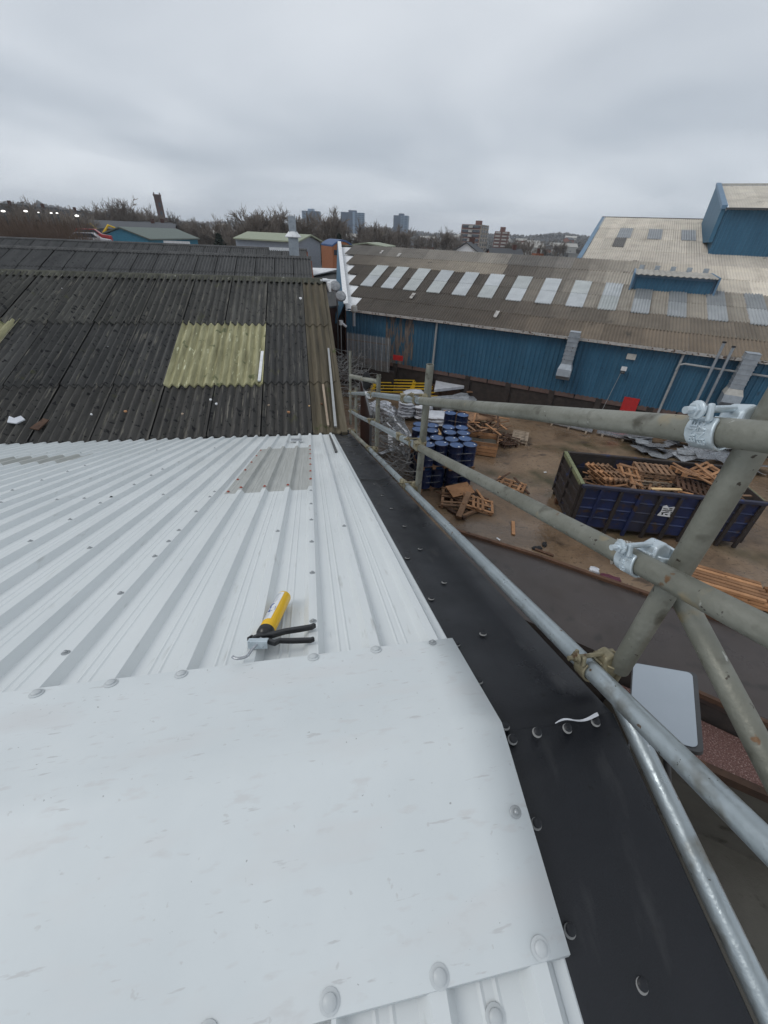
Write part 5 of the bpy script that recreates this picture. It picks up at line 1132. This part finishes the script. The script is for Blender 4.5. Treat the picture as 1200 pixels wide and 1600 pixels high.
fl_ = thing('wall_floodlight', 'small floodlight fixed to the blue wall above the red door', 'floodlight', BP(1.36, -.25, 3.15))
b = MB(); b.box((0, 0, .12), (.26, .16, .18), -.65); b.build('housing', M['whitep'], fl_); b = MB(); b.lathe([(.10, 0), (.12, .06), (.05, .14)], (0, 0, -.12), 12); b.build('lamp_head', M['dkgrey'], fl_); wtube([(1.3, -.12, 3.05), (1.0, -.12, .6)], .012, 'pipe', 'cable')
b = MB(); b.prism([BP(1.88, -.10, 0), BP(2.62, -.10, 0), BP(2.62, -.02, 0), BP(1.88, -.02, 0)], (0, 0, 1.84)); b.build('red_door', M['red'], bb)
# cowl at the left end of the roof and camera on the corner
cw = thing('roof_cowl', 'grey cowl vent standing at the left low corner of the warehouse roof', 'vent', BP(-14.9, -.3, 3.5))
b = MB(); b.tube([(0, 0, 0), (0, 0, .8)], .10, 12); b.build('pipe', M['duct'], cw, True); b = MB(); b.lathe([(.13, .8), (.22, .9), (.19, 1.18), (.10, 1.25)], n=12); b.build('cap', M['render'], cw)
cm = thing('security_camera', 'white security camera on the left corner of the warehouse wall', 'camera', BP(-15.9, -.35, 3.55))
b = MB(); b.box((0, 0, .05), (.22, .22, .28), .3); b.build('housing', M['whitep'], cm); b = MB(); b.tube([(.1, -.05, 0), (.35, -.15, -.18)], .08, 10); b.build('barrel', M['whitep'], cm, True); b = MB(); b.tube([(0, 0, -.1), (0, 0, -3.2)], .03, 8); b.build('conduit', M['pipe'], cm, True)

# ------------------------------------------------------------------ palisade fence
fx0, fx1 = Vector((2.6, 27.75, 1.25)), Vector((5.15, 26.0, 1.25)); fdv = (fx1-fx0)
fc = thing('palisade_fence', 'grey upright-pale steel fence with a red end post between the roofs', 'fence', (0, 0, 0))
npal = 30
for k in range(npal):
    p = fx0+fdv*(k+.5)/npal; b = MB(); b.prism([p+Vector((-.03, 0, .0)), p+Vector((.03, -.015, .0)), p+Vector((.03, -.015, 2.0)), p+Vector((0, 0, 2.1)), p+Vector((-.03, 0, 2.0))], (0, .02, 0))
    b.build('pale', M['wire'] if k % 4 else M['pipe'], fc)
for z in (.35, 1.65): plank(fx0+Vector((0, .06, z)), fx1+Vector((0, .06, z)), .05, .07, M['rust'], 'fence_rail', fc)
b = MB(); b.prism([fx0+Vector((-1, .4, -1.25)), fx1+Vector((.3, -.1, -1.25)), fx1+Vector((.3, .2, -1.25)), fx0+Vector((-1, .7, -1.25))], (0, 0, 1.3)); b.build('base_wall', M['brick_dark'], fc)
plank(fx1+Vector((.1, 0, 0)), fx1+Vector((.1, 0, 1.7)), .14, .14, M['red'], 'end_post', fc)
plank(fx1+Vector((.2, 0, .95)), fx1+Vector((.75, -.35, .95)), .05, .3, M['red'], 'red_board', fc)
# brown shrubs and dark clutter wall behind the fence, brick building end in the gap
gb = thing('brick_outbuilding', 'low sooty brick outbuilding with white roof patches in the gap behind the old roof', 'building', (0, 0, 0))
b = MB(); b.prism([(.75, 30, 0), (4.8, 33.5, 0), (4.8, 44, 0), (.75, 44, 0)], (0, 0, 4.3)); b.build('wall', M['brickdk'], gb)
b = MB(); b.prism([(.7, 29.8, 4.3), (5.0, 33.4, 4.3), (4.9, 44, 5.6), (.7, 44, 5.6)], (0, 0, .1)); b.build('roof', M['cement_far'], gb)
b = MB(); b.prism([(1.0, 33, 5.0), (3.3, 37.8, 5.35), (.95, 37.8, 5.35)], (0, 0, .08)); b.build('white_roof_patch', M['whitep'], gb)
b = MB(); b.prism([(.95, 39.5, 5.5), (3.6, 42.8, 5.8), (1.0, 42.8, 5.8)], (0, 0, .08)); b.build('white_roof_patch', M['whitep'], gb)
for k, z in enumerate((4.9, 4.4)):
    b = MB(); b.lathe([(.34, 0), (.30, .10), (.1, .16)], (2.0+.3*k, 28.6-.4*k, z+.9), 16, Matrix.Rotation(R(55), 3, 'X')); b.build('dish', M['film'], gb, True)
b = MB(); b.tube([(2.1, 28.6, 0), (2.1, 28.6, 5.8)], .04, 8); b.build('dish_mast', M['dkgrey'], gb)

# ------------------------------------------------------------------ far surroundings, placed by bearing and distance
def pol(az, d, z=None):
    x, y = d*math.sin(R(az)), d*math.cos(R(az)); return Vector((x, y, land_h(x, y) if z is None else z))
def el(e_, d): return CH+d*math.tan(R(e_))
def tree_mesh(h, seed, spread=.5, n1=9, levels=4, thick=.18, twig=.035):
    rnd = random.Random(seed); tb, cb = MB(), MB()
    def grow(p, d, L, r, lev):
        q = p+d*L; mid = p+d*L*.5+Vector((rnd.uniform(-1, 1), rnd.uniform(-1, 1), 0))*L*.06
        (tb if lev < 2 else cb).tube([p, mid, q], r, 5 if lev < 2 else 3, cap=False, r2=r*.62)
        if lev >= levels: return
        n = n1 if lev == 0 else rnd.randint(4, 6)
        for i in range(n):
            t_ = rnd.uniform(.35, 1) if lev else rnd.uniform(.5, 1.0)
            a = rnd.uniform(0, 6.283); sp = rnd.uniform(.35, .95)*(1.0 if lev else spread*1.5)
            s_ = d.orthogonal().normalized(); s2 = d.cross(s_); dd = (d+(s_*math.cos(a)+s2*math.sin(a))*sp+Vector((0, 0, .22))).normalized()
            grow(p+(q-p)*t_, dd, L*rnd.uniform(.48, .72), max(twig*.5, r*.52), lev+1)
    grow(Vector((0, 0, 0)), Vector((rnd.uniform(-.05, .05), rnd.uniform(-.05, .05), 1)).normalized(), h*.42, thick, 0)
    zz = max(v[2] for v in cb.v); f_ = h/zz
    for m_ in (tb, cb): m_.v = [(x*f_, y*f_, z*f_) for x, y, z in m_.v]
    return tb.mesh('trunk', M['bark'], True), cb.mesh('crown', M['twig'])
TREES = [tree_mesh(10, 100+i, spread=.5+.12*(i % 3), n1=8, levels=4, twig=.05) for i in range(7)]
def tree(az, d, top_el, idx, label, group='bare winter trees beyond the roofs', wide=1.0, base=None):
    p = pol(az, d); p.z = p.z-.3 if base is None else base
    h = el(top_el*1.12+.15*math.sin(idx*2.3), d)-p.z; t = thing('bare_tree', label, 'tree', p, random.uniform(0, 6.28), group)
    s_ = h/10; t.scale = (s_*wide, s_*wide, s_); link('trunk', TREES[idx % 7][0], t); link('crown', TREES[idx % 7][1], t); return t
TL = [(-29.2, 88, 1.3), (-28.3, 92, .9), (-26.9, 86, .8), (-24.6, 90, 1.0), (-22.3, 92, .8), (-20.2, 128, .9), (-27.6, 95, 1.0), (-26.4, 110, 1.5), (-25.2, 100, 1.25), (-24.0, 105, 1.55), (-22.9, 100, 1.2), (-21.6, 120, .7), (-19.4, 130, 1.5), (-18.6, 135, 1.3), (-17.6, 130, 2.1), (-16.9, 140, 1.6), (-16.2, 135, 1.8), (-15.4, 140, 1.2), (-13.2, 150, 1.4), (-12.4, 150, .9),
      (-11.2, 140, .7), (-10.2, 120, .8), (-9.4, 110, .9), (-7.6, 100, 1.2), (-6.6, 105, 1.5), (-5.2, 100, 1.9), (-4.5, 96, 2.2), (-3.2, 105, 1.3), (-2.3, 100, 1.9), (-1.4, 110, 1.7), (-.4, 100, 2.4), (.4, 105, 1.5), (1.5, 120, .6), (3.1, 120, 1.9), (3.7, 115, 2.3), (4.7, 130, 1.5),
      (6.4, 125, .8), (8.2, 120, 1.6), (8.6, 130, 1.3), (9.5, 120, 1.3), (10.6, 150, .8), (11.9, 140, 1.2), (12.7, 150, .7), (14.2, 170, .6), (15.6, 180, .5), (17.0, 150, 1.1), (17.6, 170, .6), (18.6, 190, .5), (24.4, 150, .5), (25.4, 180, .3), (26.6, 170, .4), (28.0, 190, .35), (29.6, 200, .3)]
PLN = ['tall spreading', 'slender', 'broad crowned', 'low bushy', 'narrow upright', 'feathery', 'dense twigged']
LM_ = [(-30, 'at the left frame edge above the dark ridges'), (-20.8, 'above the blue gabled shed'), (-15, 'just left of the brick tower'), (-12, 'just right of the brick tower'), (-8, 'by the dark conifer'), (-3, 'above the grey shed with green roof'), (1.4, 'left of the first tower block'), (4.2, 'between the first and second tower blocks'), (9, 'in front of the second tower block'), (13, 'by the third slender tower block'), (18, 'left of the brown brick flats'), (23, 'right of the brown brick flats'), (60, 'near the pale upper roof of the warehouse')]
cnt = {}
for i, (a, d, e_) in enumerate(TL):
    plc = [b_ for a_, b_ in LM_ if a_ <= a][-1]; lab = '%s bare tree %s' % (PLN[i % 7], plc)
    tree(a, d, e_, i, lab, wide=1.15)
    if i % 3 == 1: tree(a+.45, d*1.12, e_*.66, i+3, '%s bare tree behind others %s' % (PLN[(i+3) % 7], plc), wide=1.2)
# conifer
cf = thing('conifer', 'dark dense conifer left of the grey shed', 'tree', pol(-8.85, 85)); 
b = MB(); b.tube([(0, 0, 0), (0, 0, 9)], .2, 6, r2=.05); b.build('trunk', M['bark'], cf)
b = MB(); rnd = random.Random(3)
for k in range(1500):
    z = 2+8.2*rnd.random(); rr_ = (10.6-z)*.36*(.6+.5*rnd.random()); a = rnd.uniform(0, 6.28); p = Vector((rr_*math.cos(a), rr_*math.sin(a), z)); s_ = .35
    b.add([p+Vector((rnd.uniform(-s_, s_), rnd.uniform(-s_, s_), rnd.uniform(-s_, s_))) for _ in range(3)], [(0, 1, 2)])
b.build('crown', M['conif'], cf)
def conif2(az, d, h):
    c = copy_tree(cf); c.location = pol(az, d); c.scale = (h/10,)*3; return c
cf.scale = (.95, .95, .78)
tag(conif2(4.6, 100, 8.5), 'small dark conifer between the first two tower blocks'); tag(conif2(2.9, 120, 8), 'small dark conifer by the brick arched building')
# thicket of brown brush at the left
BR = []
for v in range(3):
    b = MB(); rnd = random.Random(40+v)
    for k in range(1500):
        a = rnd.uniform(0, 6.28); rr_ = 3.0*math.sqrt(rnd.random()); p = Vector((rr_*math.cos(a), rr_*math.sin(a), rnd.uniform(0, 2.5))); hh = rnd.uniform(1.2, 3.2)
        q = p+Vector((rnd.uniform(-.5, .5), rnd.uniform(-.5, .5), hh)); b.tube([p, q], .035, 3, cap=False, r2=.012)
    BR.append(b.mesh('twigs', M['thicket']))
k = 0
for a in range(17):
    for row, (d, e_) in enumerate(((58, -.75), (70, -.15))):
        az = -29+a*.5+.2*row
        if az > -21.4: continue
        p = pol(az, d); p.z = 0 if row == 0 else .5; t = thing('brown_thicket', '%s clump of brown brush at the far left above the dark roof' % (['nearer', 'farther'][row],), 'shrub', p, random.random()*6, 'brown brush clumps at the far left'); h = el(e_+random.uniform(-.25, .2)-(.9 if az > -22.2 else 0), d)-p.z; t.scale = (.75, .75, h/5.2); link('twigs', BR[k % 3], t); k += 1
# houses and sheds
def house(az, d, w, dep, he, hr_, rz, wm, rm, label, name='house', group=None, wins=3, storeys=1, chim=True, z=None):
    p = pol(az, d); p.z = (p.z if z is None else z)-.3; t = thing(name, label, 'building' if name != 'house' else 'house', p, rz, group)
    b = MB(); b.prism([(-w/2, 0, 0), (w/2, 0, 0), (w/2, 0, he), (-w/2, 0, he)], (0, dep, 0)); b.add([(-w/2, 0, he), (-w/2, dep, he), (-w/2, dep/2, he+hr_*.97), (w/2, 0, he), (w/2, dep, he), (w/2, dep/2, he+hr_*.97)], [(0, 1, 2), (3, 5, 4)]); b.build('wall', M[wm], t)
    for sg in (0, 1):
        b = MB(); b.prism([(-w/2-.3, (-.3 if sg == 0 else dep+.3), he-.1), (w/2+.3, (-.3 if sg == 0 else dep+.3), he-.1), (w/2+.3, dep/2, he+hr_), (-w/2-.3, dep/2, he+hr_)], (0, 0, .14)); b.build('roof', M[rm], t)
    if chim: b = MB(); b.box((w*.3, dep*.5, he+hr_+.3), (.7, .9, 1.0)); b.build('chimney', M['brickdk'], t)
    for s_ in range(storeys):
        for k in range(wins):
            b = MB(); b.box((-w/2+w*(k+.5)/wins, -.02, 1.5+2.6*s_), (1.1, .06, 1.1)); f_ = b.build('window', M['whitep'], t); b = MB(); b.box((-w/2+w*(k+.5)/wins, -.06, 1.5+2.6*s_), (.9, .04, .9)); b.build('pane', M['glass'], f_)
    return t
for i, (az, d, w) in enumerate(((-28.5, 150, 15), (-25.8, 150, 13), (-23.2, 155, 13), (-21.0, 165, 11), (-19.6, 180, 12))):
    house(az, d, w, 9, el(.02-.08*i, d)-pol(az, d).z, 3.0, R(-az*.0+20), 'brickdk', 'slate_dark', 'grey roofed brick house on the left skyline, %s from the left' % ('first', 'second', 'third', 'fourth', 'fifth')[i], group='houses on the left skyline', storeys=2, wins=4)
for i, (az, d, e_) in enumerate(((-27.29, 80, .51), (-25.63, 82, .60), (-24.69, 84, .55), (-23.71, 84, .56), (-23.25, 86, .58), (-21.7, 90, .45))):
    p = pol(az, d); t = thing('street_light', 'lit white floodlight above the brown brush, %s from the left' % ('first', 'second', 'third', 'fourth', 'fifth', 'sixth')[i], 'light', p, 0, 'lit floodlights at the far left'); h = el(e_, d)-p.z
    b = MB(); b.tube([(0, 0, 0), (0, 0, h)], .08, 6); b.build('pole', M['dkgrey'], t)
    b = MB(); s_ = (.45, .45, .22, .3, .3, .55)[i]; b.lathe([(.05, -s_*.25), (s_*.5, -s_*.12), (s_*.5, s_*.12), (.05, s_*.25)], (0, 0, h), 10); b.build('lamp', emit('lit_lamp_%d' % i if False else 'lit_lamp', (1, .98, .92), 1.6), t)
# long brick building with grey roof, blue gabled shed
house(-18.6, 118, 22, 10, el(-.35, 118)-pol(-18.6, 118).z, 1.3, R(8), 'brick', 'slate', 'long low red brick building behind the blue gabled shed', 'brick_building', wins=7)
house(-15.6, 125, 9, 8, el(-.2, 125)-pol(-15.6, 125).z, 1.2, R(8), 'brickdk', 'slate', 'dark brick building below the brick tower', 'brick_building', wins=3)
def gabled(label, azL, azA, azR, d, eE, eA, rid_dir, rid_len, wm, rm, name='shed', skew=0):
    zE, zA = el(eE, d), el(eA, d); L0, R0_, A0_ = pol(azL, d+skew, 0), pol(azR, d, 0), pol(azA, d, 0); A0_ = (L0+R0_)/2
    t = thing(name, label, 'shed', (0, 0, 0)); rd = Vector((math.sin(R(rid_dir)), math.cos(R(rid_dir)), 0))*rid_len
    b = MB(); b.prism([L0, R0_, R0_+Vector((0, 0, zE)), A0_+Vector((0, 0, zA)), L0+Vector((0, 0, zE))], rd); b.build('wall', M[wm] if isinstance(wm, str) else wm, t)
    o_ = rd.normalized()*-.4
    for X, Y in ((L0, zE), (R0_, zE)):
        e_ = (X-A0_).normalized()*.4; b = MB(); b.prism([A0_+Vector((0, 0, zA+.05))+o_, X+e_+Vector((0, 0, Y-.05))+o_, X+e_+Vector((0, 0, Y-.05))+rd, A0_+Vector((0, 0, zA+.05))+rd], (0, 0, .15)); b.build('roof', M[rm] if isinstance(rm, str) else rm, t)
    return t
bs = flat('bright_blue_sheet', (.05, .24, .36), .5); gs_ = flat('grey_sheet', (.26, .29, .34), .5); gr_ = flat('pale_green_roof', (.30, .33, .24), .7); grd = flat('dull_green_grey_roof', (.14, .17, .15), .7)
t = gabled('low blue gabled shed with a grey green roof left of the brick tower', -20.57, -17.6, -15.93, 74, -1.30, -.42, 12, 16, bs, grd, 'blue_shed')
b = MB(); b.box(pol(-13.2, 70, el(-1.75, 70)), (3.2, .1, 1.0), .2); tag(b.build('white_signboard', M['whitep']), 'white board beside the right end of the blue gabled shed', 'board')
t = gabled('grey clad shed with pale green roof behind the metal flue', -.2, .8, 2.4, 66, -.95, -.38, -55, 10, gs_, gr_, 'grey_shed', skew=-4)
# brick building with barrel roof
t = thing('arched_brick_building', 'orange brick building with a blue curved roof beside the grey shed', 'building', (0, 0, 0)); d = 56
A_ = pol(3.8, d, 0); B_ = pol(6.3, d-1.0, 0); Lv = pol(2.5, d+5, 0)-A_; z_ = el(-1.35, d)
b = MB(); n = 8; arc = [A_+(B_-A_)*i/n+Vector((0, 0, z_+.55*math.sin(math.pi*i/n))) for i in range(n+1)]
b.prism([A_, B_]+arc[::-1], Lv); b.build('wall', mat('orange_brick', [(.25, (.20, .075, .035)), (.75, (.34, .135, .06))], scale=6, rough=.9), t)
b = MB(); o1 = [p+Vector((0, 0, .05)) for p in arc]; o2 = [p+Vector((0, 0, .22)) for p in arc]
for i in range(n): b.prism([o1[i], o1[i+1], o2[i+1], o2[i]], Lv)
b.build('curved_roof', flat('roof_blue', (.04, .09, .22), .5), t)
for f_ in (.25, .55, .8): b = MB(); c = A_+(B_-A_)*f_; b.box(c-WN*.06+Vector((0, 0, z_-.5)), (.8, .1, .5), 0); b.build('window', M['glass'], t)
t = gabled('low building with a mossy pale green roof behind the warehouse ridge', 5.8, 8, 9.8, 62, -1.15, -.92, 20, 8, 'render', gr_, 'green_roofed_shed')
# machinery and parked things by the blue shed
def digger(az, d, z, rz, lab):
    t = thing('yellow_excavator', lab, 'excavator', pol(az, d, z), rz)
    b = MB(); b.box((0, 0, .35), (3, .5, .7)); b.box((0, 1.6, .35), (3, .5, .7)); b.build('track', M['dkgrey'], t); b = MB(); b.box((-.3, .8, 1.1), (2.4, 1.8, .8)); b.build('engine_cover', M['yellow'], t); b = MB(); b.box((.6, .3, 1.9), (1.1, .8, 1.3)); b.build('cab', M['glass'], t)
    b = MB(); b.tube([(.8, 1, 1.4), (2.4, 1, 3.2), (4.0, 1, 2.6)], .22, 6, r2=.16); b.build('boom', M['yellow'], t); b = MB(); b.tube([(4.0, 1, 2.6), (4.3, 1, 1.2)], .15, 6); b.box((4.3, 1, .8), (.6, .8, .7)); b.build('bucket_arm', M['yellow'], t)
digger(-20.7, 96, el(-1.75, 96)-.6, R(20), 'yellow excavator with raised boom left of the blue gabled shed'); digger(-19.6, 118, el(-1.3, 118)-.8, R(200), 'yellow excavator behind the blue gabled shed')
def car(az, d, z, rz, c, lab):
    t = thing('parked_car', lab, 'car', pol(az, d, z), rz); m = flat('car_paint_'+lab.split()[0], c, .3)
    b = MB(); b.prism([(-2.1, 0, .3), (2.1, 0, .3), (2.1, 0, .8), (1.1, 0, .95), (.5, 0, 1.45), (-1.3, 0, 1.45), (-2.0, 0, .95)], (0, 1.7, 0)); b.build('body', m, t)
    b = MB(); b.prism([(.95, -.01, .97), (.48, -.01, 1.38), (-1.2, -.01, 1.38), (-1.75, -.01, .97)], (0, 1.72, 0)); b.build('window', M['glass'], t)
    for x in (-1.3, 1.3):
        for y in (.05, 1.65): b = MB(); b.lathe([(.32, -.1), (.32, .1)], (x, y, .32), 12, Matrix.Rotation(R(90), 3, 'X')); b.build('wheel', M['tyre'], t)
car(-21.0, 70, el(-1.75, 70), R(15), (.45, .03, .03), 'red car parked at the left end of the blue gabled shed'); car(-21.3, 68, el(-2.1, 68), R(10), (.6, .6, .62), 'white car parked in front of the red one')
for i, (az, e_, c, nm) in enumerate(((-14.9, -.55, (.55, .58, .6), 'white'), (-14.5, -.75, (.65, .45, .25), 'tan'), (-14.0, -.55, (.12, .35, .45), 'blue'), (-13.6, -.80, (.5, .55, .58), 'grey'), (-13.3, -1.0, (.6, .35, .15), 'orange'), (-15.3, -.9, (.1, .16, .2), 'slate blue'), (-19.0, -.75, (.7, .5, .2), 'yellow'), (-18.2, -.9, (.5, .46, .3), 'straw'))):
    b = MB(); b.box((0, 0, 0), (1.3, 1.5, 1.5), .3*i); o = b.build('storage_crate', flat('crate_'+nm, c, .6)); o.location = pol(az, 98, el(e_, 98)-.9); tag(o, nm+' storage crate piled near the blue gabled shed', 'crate')
    bevel(o, .05)
b = MB(); b.box((0, 0, 0), (9, 4, 5.2)); o = b.build('yard_mound', M['brick_dark']); o.location = pol(-14.2, 99, el(-1, 99)-3.8); tag(o, 'dark heap under the coloured crates', 'heap')
# church-like brick tower
t = thing('brick_tower', 'tall square dark red brick tower on the left skyline', 'tower', pol(-14.15, 330)); d = 330; zt = el(2.47, d)-t.location.z; t.rotation_euler.z = R(15)
b = MB(); b.box((0, 0, zt/2), (3.9, 3.9, zt)); b.build('shaft', M['brickdk'], t); b = MB(); b.box((0, 0, zt*.2), (6.0, 6.0, zt*.62)); b.build('base', M['brickdk'], t)
b = MB(); b.box((0, 0, zt+.2), (4.4, 4.4, .8)); b.build('parapet', M['brickdk'], t)
for z in (.60, .8): b = MB(); b.box((.3, -2.0, zt*z), (1.1, .15, 2.2)); b.build('opening', M['glass'], t)
for sx in (-1, 1): b = MB(); b.box((sx*1.5, 0, zt+1.0), (.6, 4.4, .9)); b.build('battlement', M['brickdk'], t)
# tower blocks
def flats(az, d, w, dep, e_, rz, m1, m2, band, floors, label, bays=5, core=None):
    p = pol(az, d); t = thing('tower_block', label, 'flats', p, rz); H_ = el(e_, d)-p.z
    b = MB(); b.box((-w/4, dep/2, H_/2-5), (w/2, dep, H_+10)); b.build('wall', m1, t); b = MB(); b.box((w/4, dep/2+.2, H_/2-5), (w/2, dep, H_+10)); b.build('wall', m2, t)
    for k in range(floors):
        z = H_*(k+.6)/floors
        for j in range(bays): b = MB(); b.box((-w/2+w*(j+.5)/bays, -.15, z), (w/bays*.72, .5, H_/floors*.42)); b.build('window_band', band, t)
        b = MB(); b.box((w/2+.1, dep/2, z), (.4, dep*.8, H_/floors*.42)); b.build('window_band', band, t)
    b = MB(); b.box((0, dep*.5, H_+1.2), (w*.35, dep*.5, 2.6)); b.build('plant_room', m1, t)
    if core: b = MB(); b.box((w*.05, -.3, H_/2), (w*.10, .8, H_+1)); b.build('stair_core', core, t)
    return t
pb = flat('pale_blue_concrete', (.24, .33, .44), .8); db = flat('slate_blue_concrete', (.085, .12, .18), .8); wbz = flat('bluish_windows', (.07, .12, .18), .3)
flats(1.45, 700, 24, 14, 1.98, R(-12), pb, db, wbz, 12, 'pale blue and slate tower block nearest the metal flue'); flats(6.2, 720, 34, 14, 2.05, R(-8), db, pb, wbz, 12, 'wide slate blue tower block, second from the left', 7, pb); flats(11.7, 760, 22, 16, 1.98, R(-20), db, pb, wbz, 13, 'slender pale blue tower block right of the other two', 4)
bb1 = flat('brown_brick_flats', (.17, .078, .058), .9); bt = flat('tan_brick_flats', (.30, .25, .20), .9); wb_ = flat('pale_balcony_bands', (.42, .40, .37), .7)
t = thing('brown_brick_flats', 'brown brick slab of flats with pale balconies, largest on the right skyline', 'flats', pol(20.9, 300), R(-38)); H_ = el(1.45, 300)-t.location.z
b = MB(); b.box((-6.0, 8, H_/2-4), (12.0, 16, H_+8)); b.build('wall', bb1, t)
b = MB(); b.box((.15, 8, H_/2-4), (.3, 16.1, H_+8)); b.build('end_wall', bt, t)
for k in range(7):
    z = H_*(k+.55)/7
    for x in (-9.2, -2.6): b = MB(); b.box((x, -.15, z), (4.0, .4, 1.2)); f_ = b.build('window', M['glass'], t)
    b = MB(); b.box((-6, -.5, z-.2), (2.4, 1.2, 1.0)); b.build('balcony', wb_, t); b = MB(); b.box((-6, -.1, H_*(k+.95)/7-.3), (12, .25, .35)); b.build('floor_band', wb_, t)
    for y in (3, 8, 13): b = MB(); b.box((.35, y, z), (.15, 2.4, 1.3)); b.build('window', M['glass'], t)
b = MB(); b.box((-4, 8, H_+1), (3, 4, 2.2)); b.build('plant_room', bb1, t)
flats(23.3, 340, 9, 9, .90, R(-30), flat('red_brick_flats', (.17, .085, .07), .9), bb1, wb_, 7, 'smaller red brick block of flats right of the brown brick flats', 2)
house(21.9, 85, 6, 6, el(-1.6, 85)+.3, 1.9, R(60), 'whitep', 'slate', 'white gabled house with dark roof in front of the brown flats', z=0, wins=1)
house(24.4, 95, 6, 6, el(-1.5, 95)+.3, 1.2, R(-10), 'brick', 'slate', 'small red brick house right of the white gabled one', z=0, wins=2)
b = MB(); b.box((0, 0, 3), (1.0, 1.0, 6.6)); o = b.build('brick_chimney', M['brick']); o.location = pol(27.7, 60, el(-1.1, 60)-6.2); tag(o, 'red brick chimney just above the warehouse ridge', 'chimney'); b = MB(); b.lathe([(.18, 0), (.14, .5)], (0, 0, 6.3), 8); b.build('chimney_pot', M['brickdk'], o)
# distant town roofs and woods
rnd = random.Random(31)
for k in range(46):
    az = rnd.choice([rnd.uniform(9, 36), rnd.uniform(13, 34), rnd.uniform(-12, 9)]); d = rnd.uniform(260, 950)
    hs = house(az, d, rnd.uniform(8, 22), 8, rnd.uniform(3, 6), 2.4, rnd.uniform(-.6, .6), rnd.choice(['render', 'brick', 'render']), rnd.choice(['slate', 'render']), 'small distant house in the hazy town below the hills', group='distant houses of the hazy town', wins=2, chim=False)
def woods(r0, r1, n, h0, h1, seed, name, lab, a0=-40, a1=45):
    rnd = random.Random(seed); b = MB()
    for k in range(n):
        az = rnd.uniform(a0, a1); d = rnd.uniform(r0, r1); p = pol(az, d); h = rnd.uniform(h0, h1)*(.8+.5*mnoise.noise(Vector((az*.35, d*.004, seed)))); w = h*rnd.uniform(.35, .6)
        m_ = 5; ph = rnd.random()*6
        vs = [p+Vector((w*.5*math.cos(ph+j*6.283/m_), w*.5*math.sin(ph+j*6.283/m_), -.5)) for j in range(m_)]+[p+Vector((w*rnd.uniform(.7, 1.1)*math.cos(ph+j*6.283/m_), w*math.sin(ph+j*6.283/m_), h*rnd.uniform(.45, .7))) for j in range(m_)]+[p+Vector((rnd.uniform(-w*.2, w*.2), 0, h))]
        b.add(vs, [(j, (j+1) % m_, m_+(j+1) % m_, m_+j) for j in range(m_)]+[(m_+j, m_+(j+1) % m_, 2*m_) for j in range(m_)])
    o = b.build(name, M['farwood']); tag(o, lab, 'woodland', kind='stuff')
woods(230, 420, 420, 2.5, 5, 1, 'near_woodland', 'grey brown winter scrub and trees beyond the roofs')
woods(420, 1000, 2200, 4, 7.5, 2, 'middle_woodland', 'bluish winter woodland through the distant town')
woods(1000, 2300, 5200, 6, 12, 3, 'hill_woodland', 'hazy wooded hills on the horizon')
# air
b = MB(); b.box((0, 1700, 60), (7000, 5200, 130)); hz = b.build('haze', None); tag(hz, None, None, kind='stuff')
hm = bpy.data.materials.new('thin_haze'); hm.use_nodes = True; t = hm.node_tree; t.nodes.clear(); o_ = t.nodes.new('ShaderNodeOutputMaterial'); pv = t.nodes.new('ShaderNodeVolumePrincipled'); pv.inputs['Density'].default_value = .00030; pv.inputs['Color'].default_value = (.88, .93, 1, 1); pv.inputs['Anisotropy'].default_value = .2
t.links.new(pv.outputs[0], o_.inputs['Volume']); hz.data.materials.append(hm)
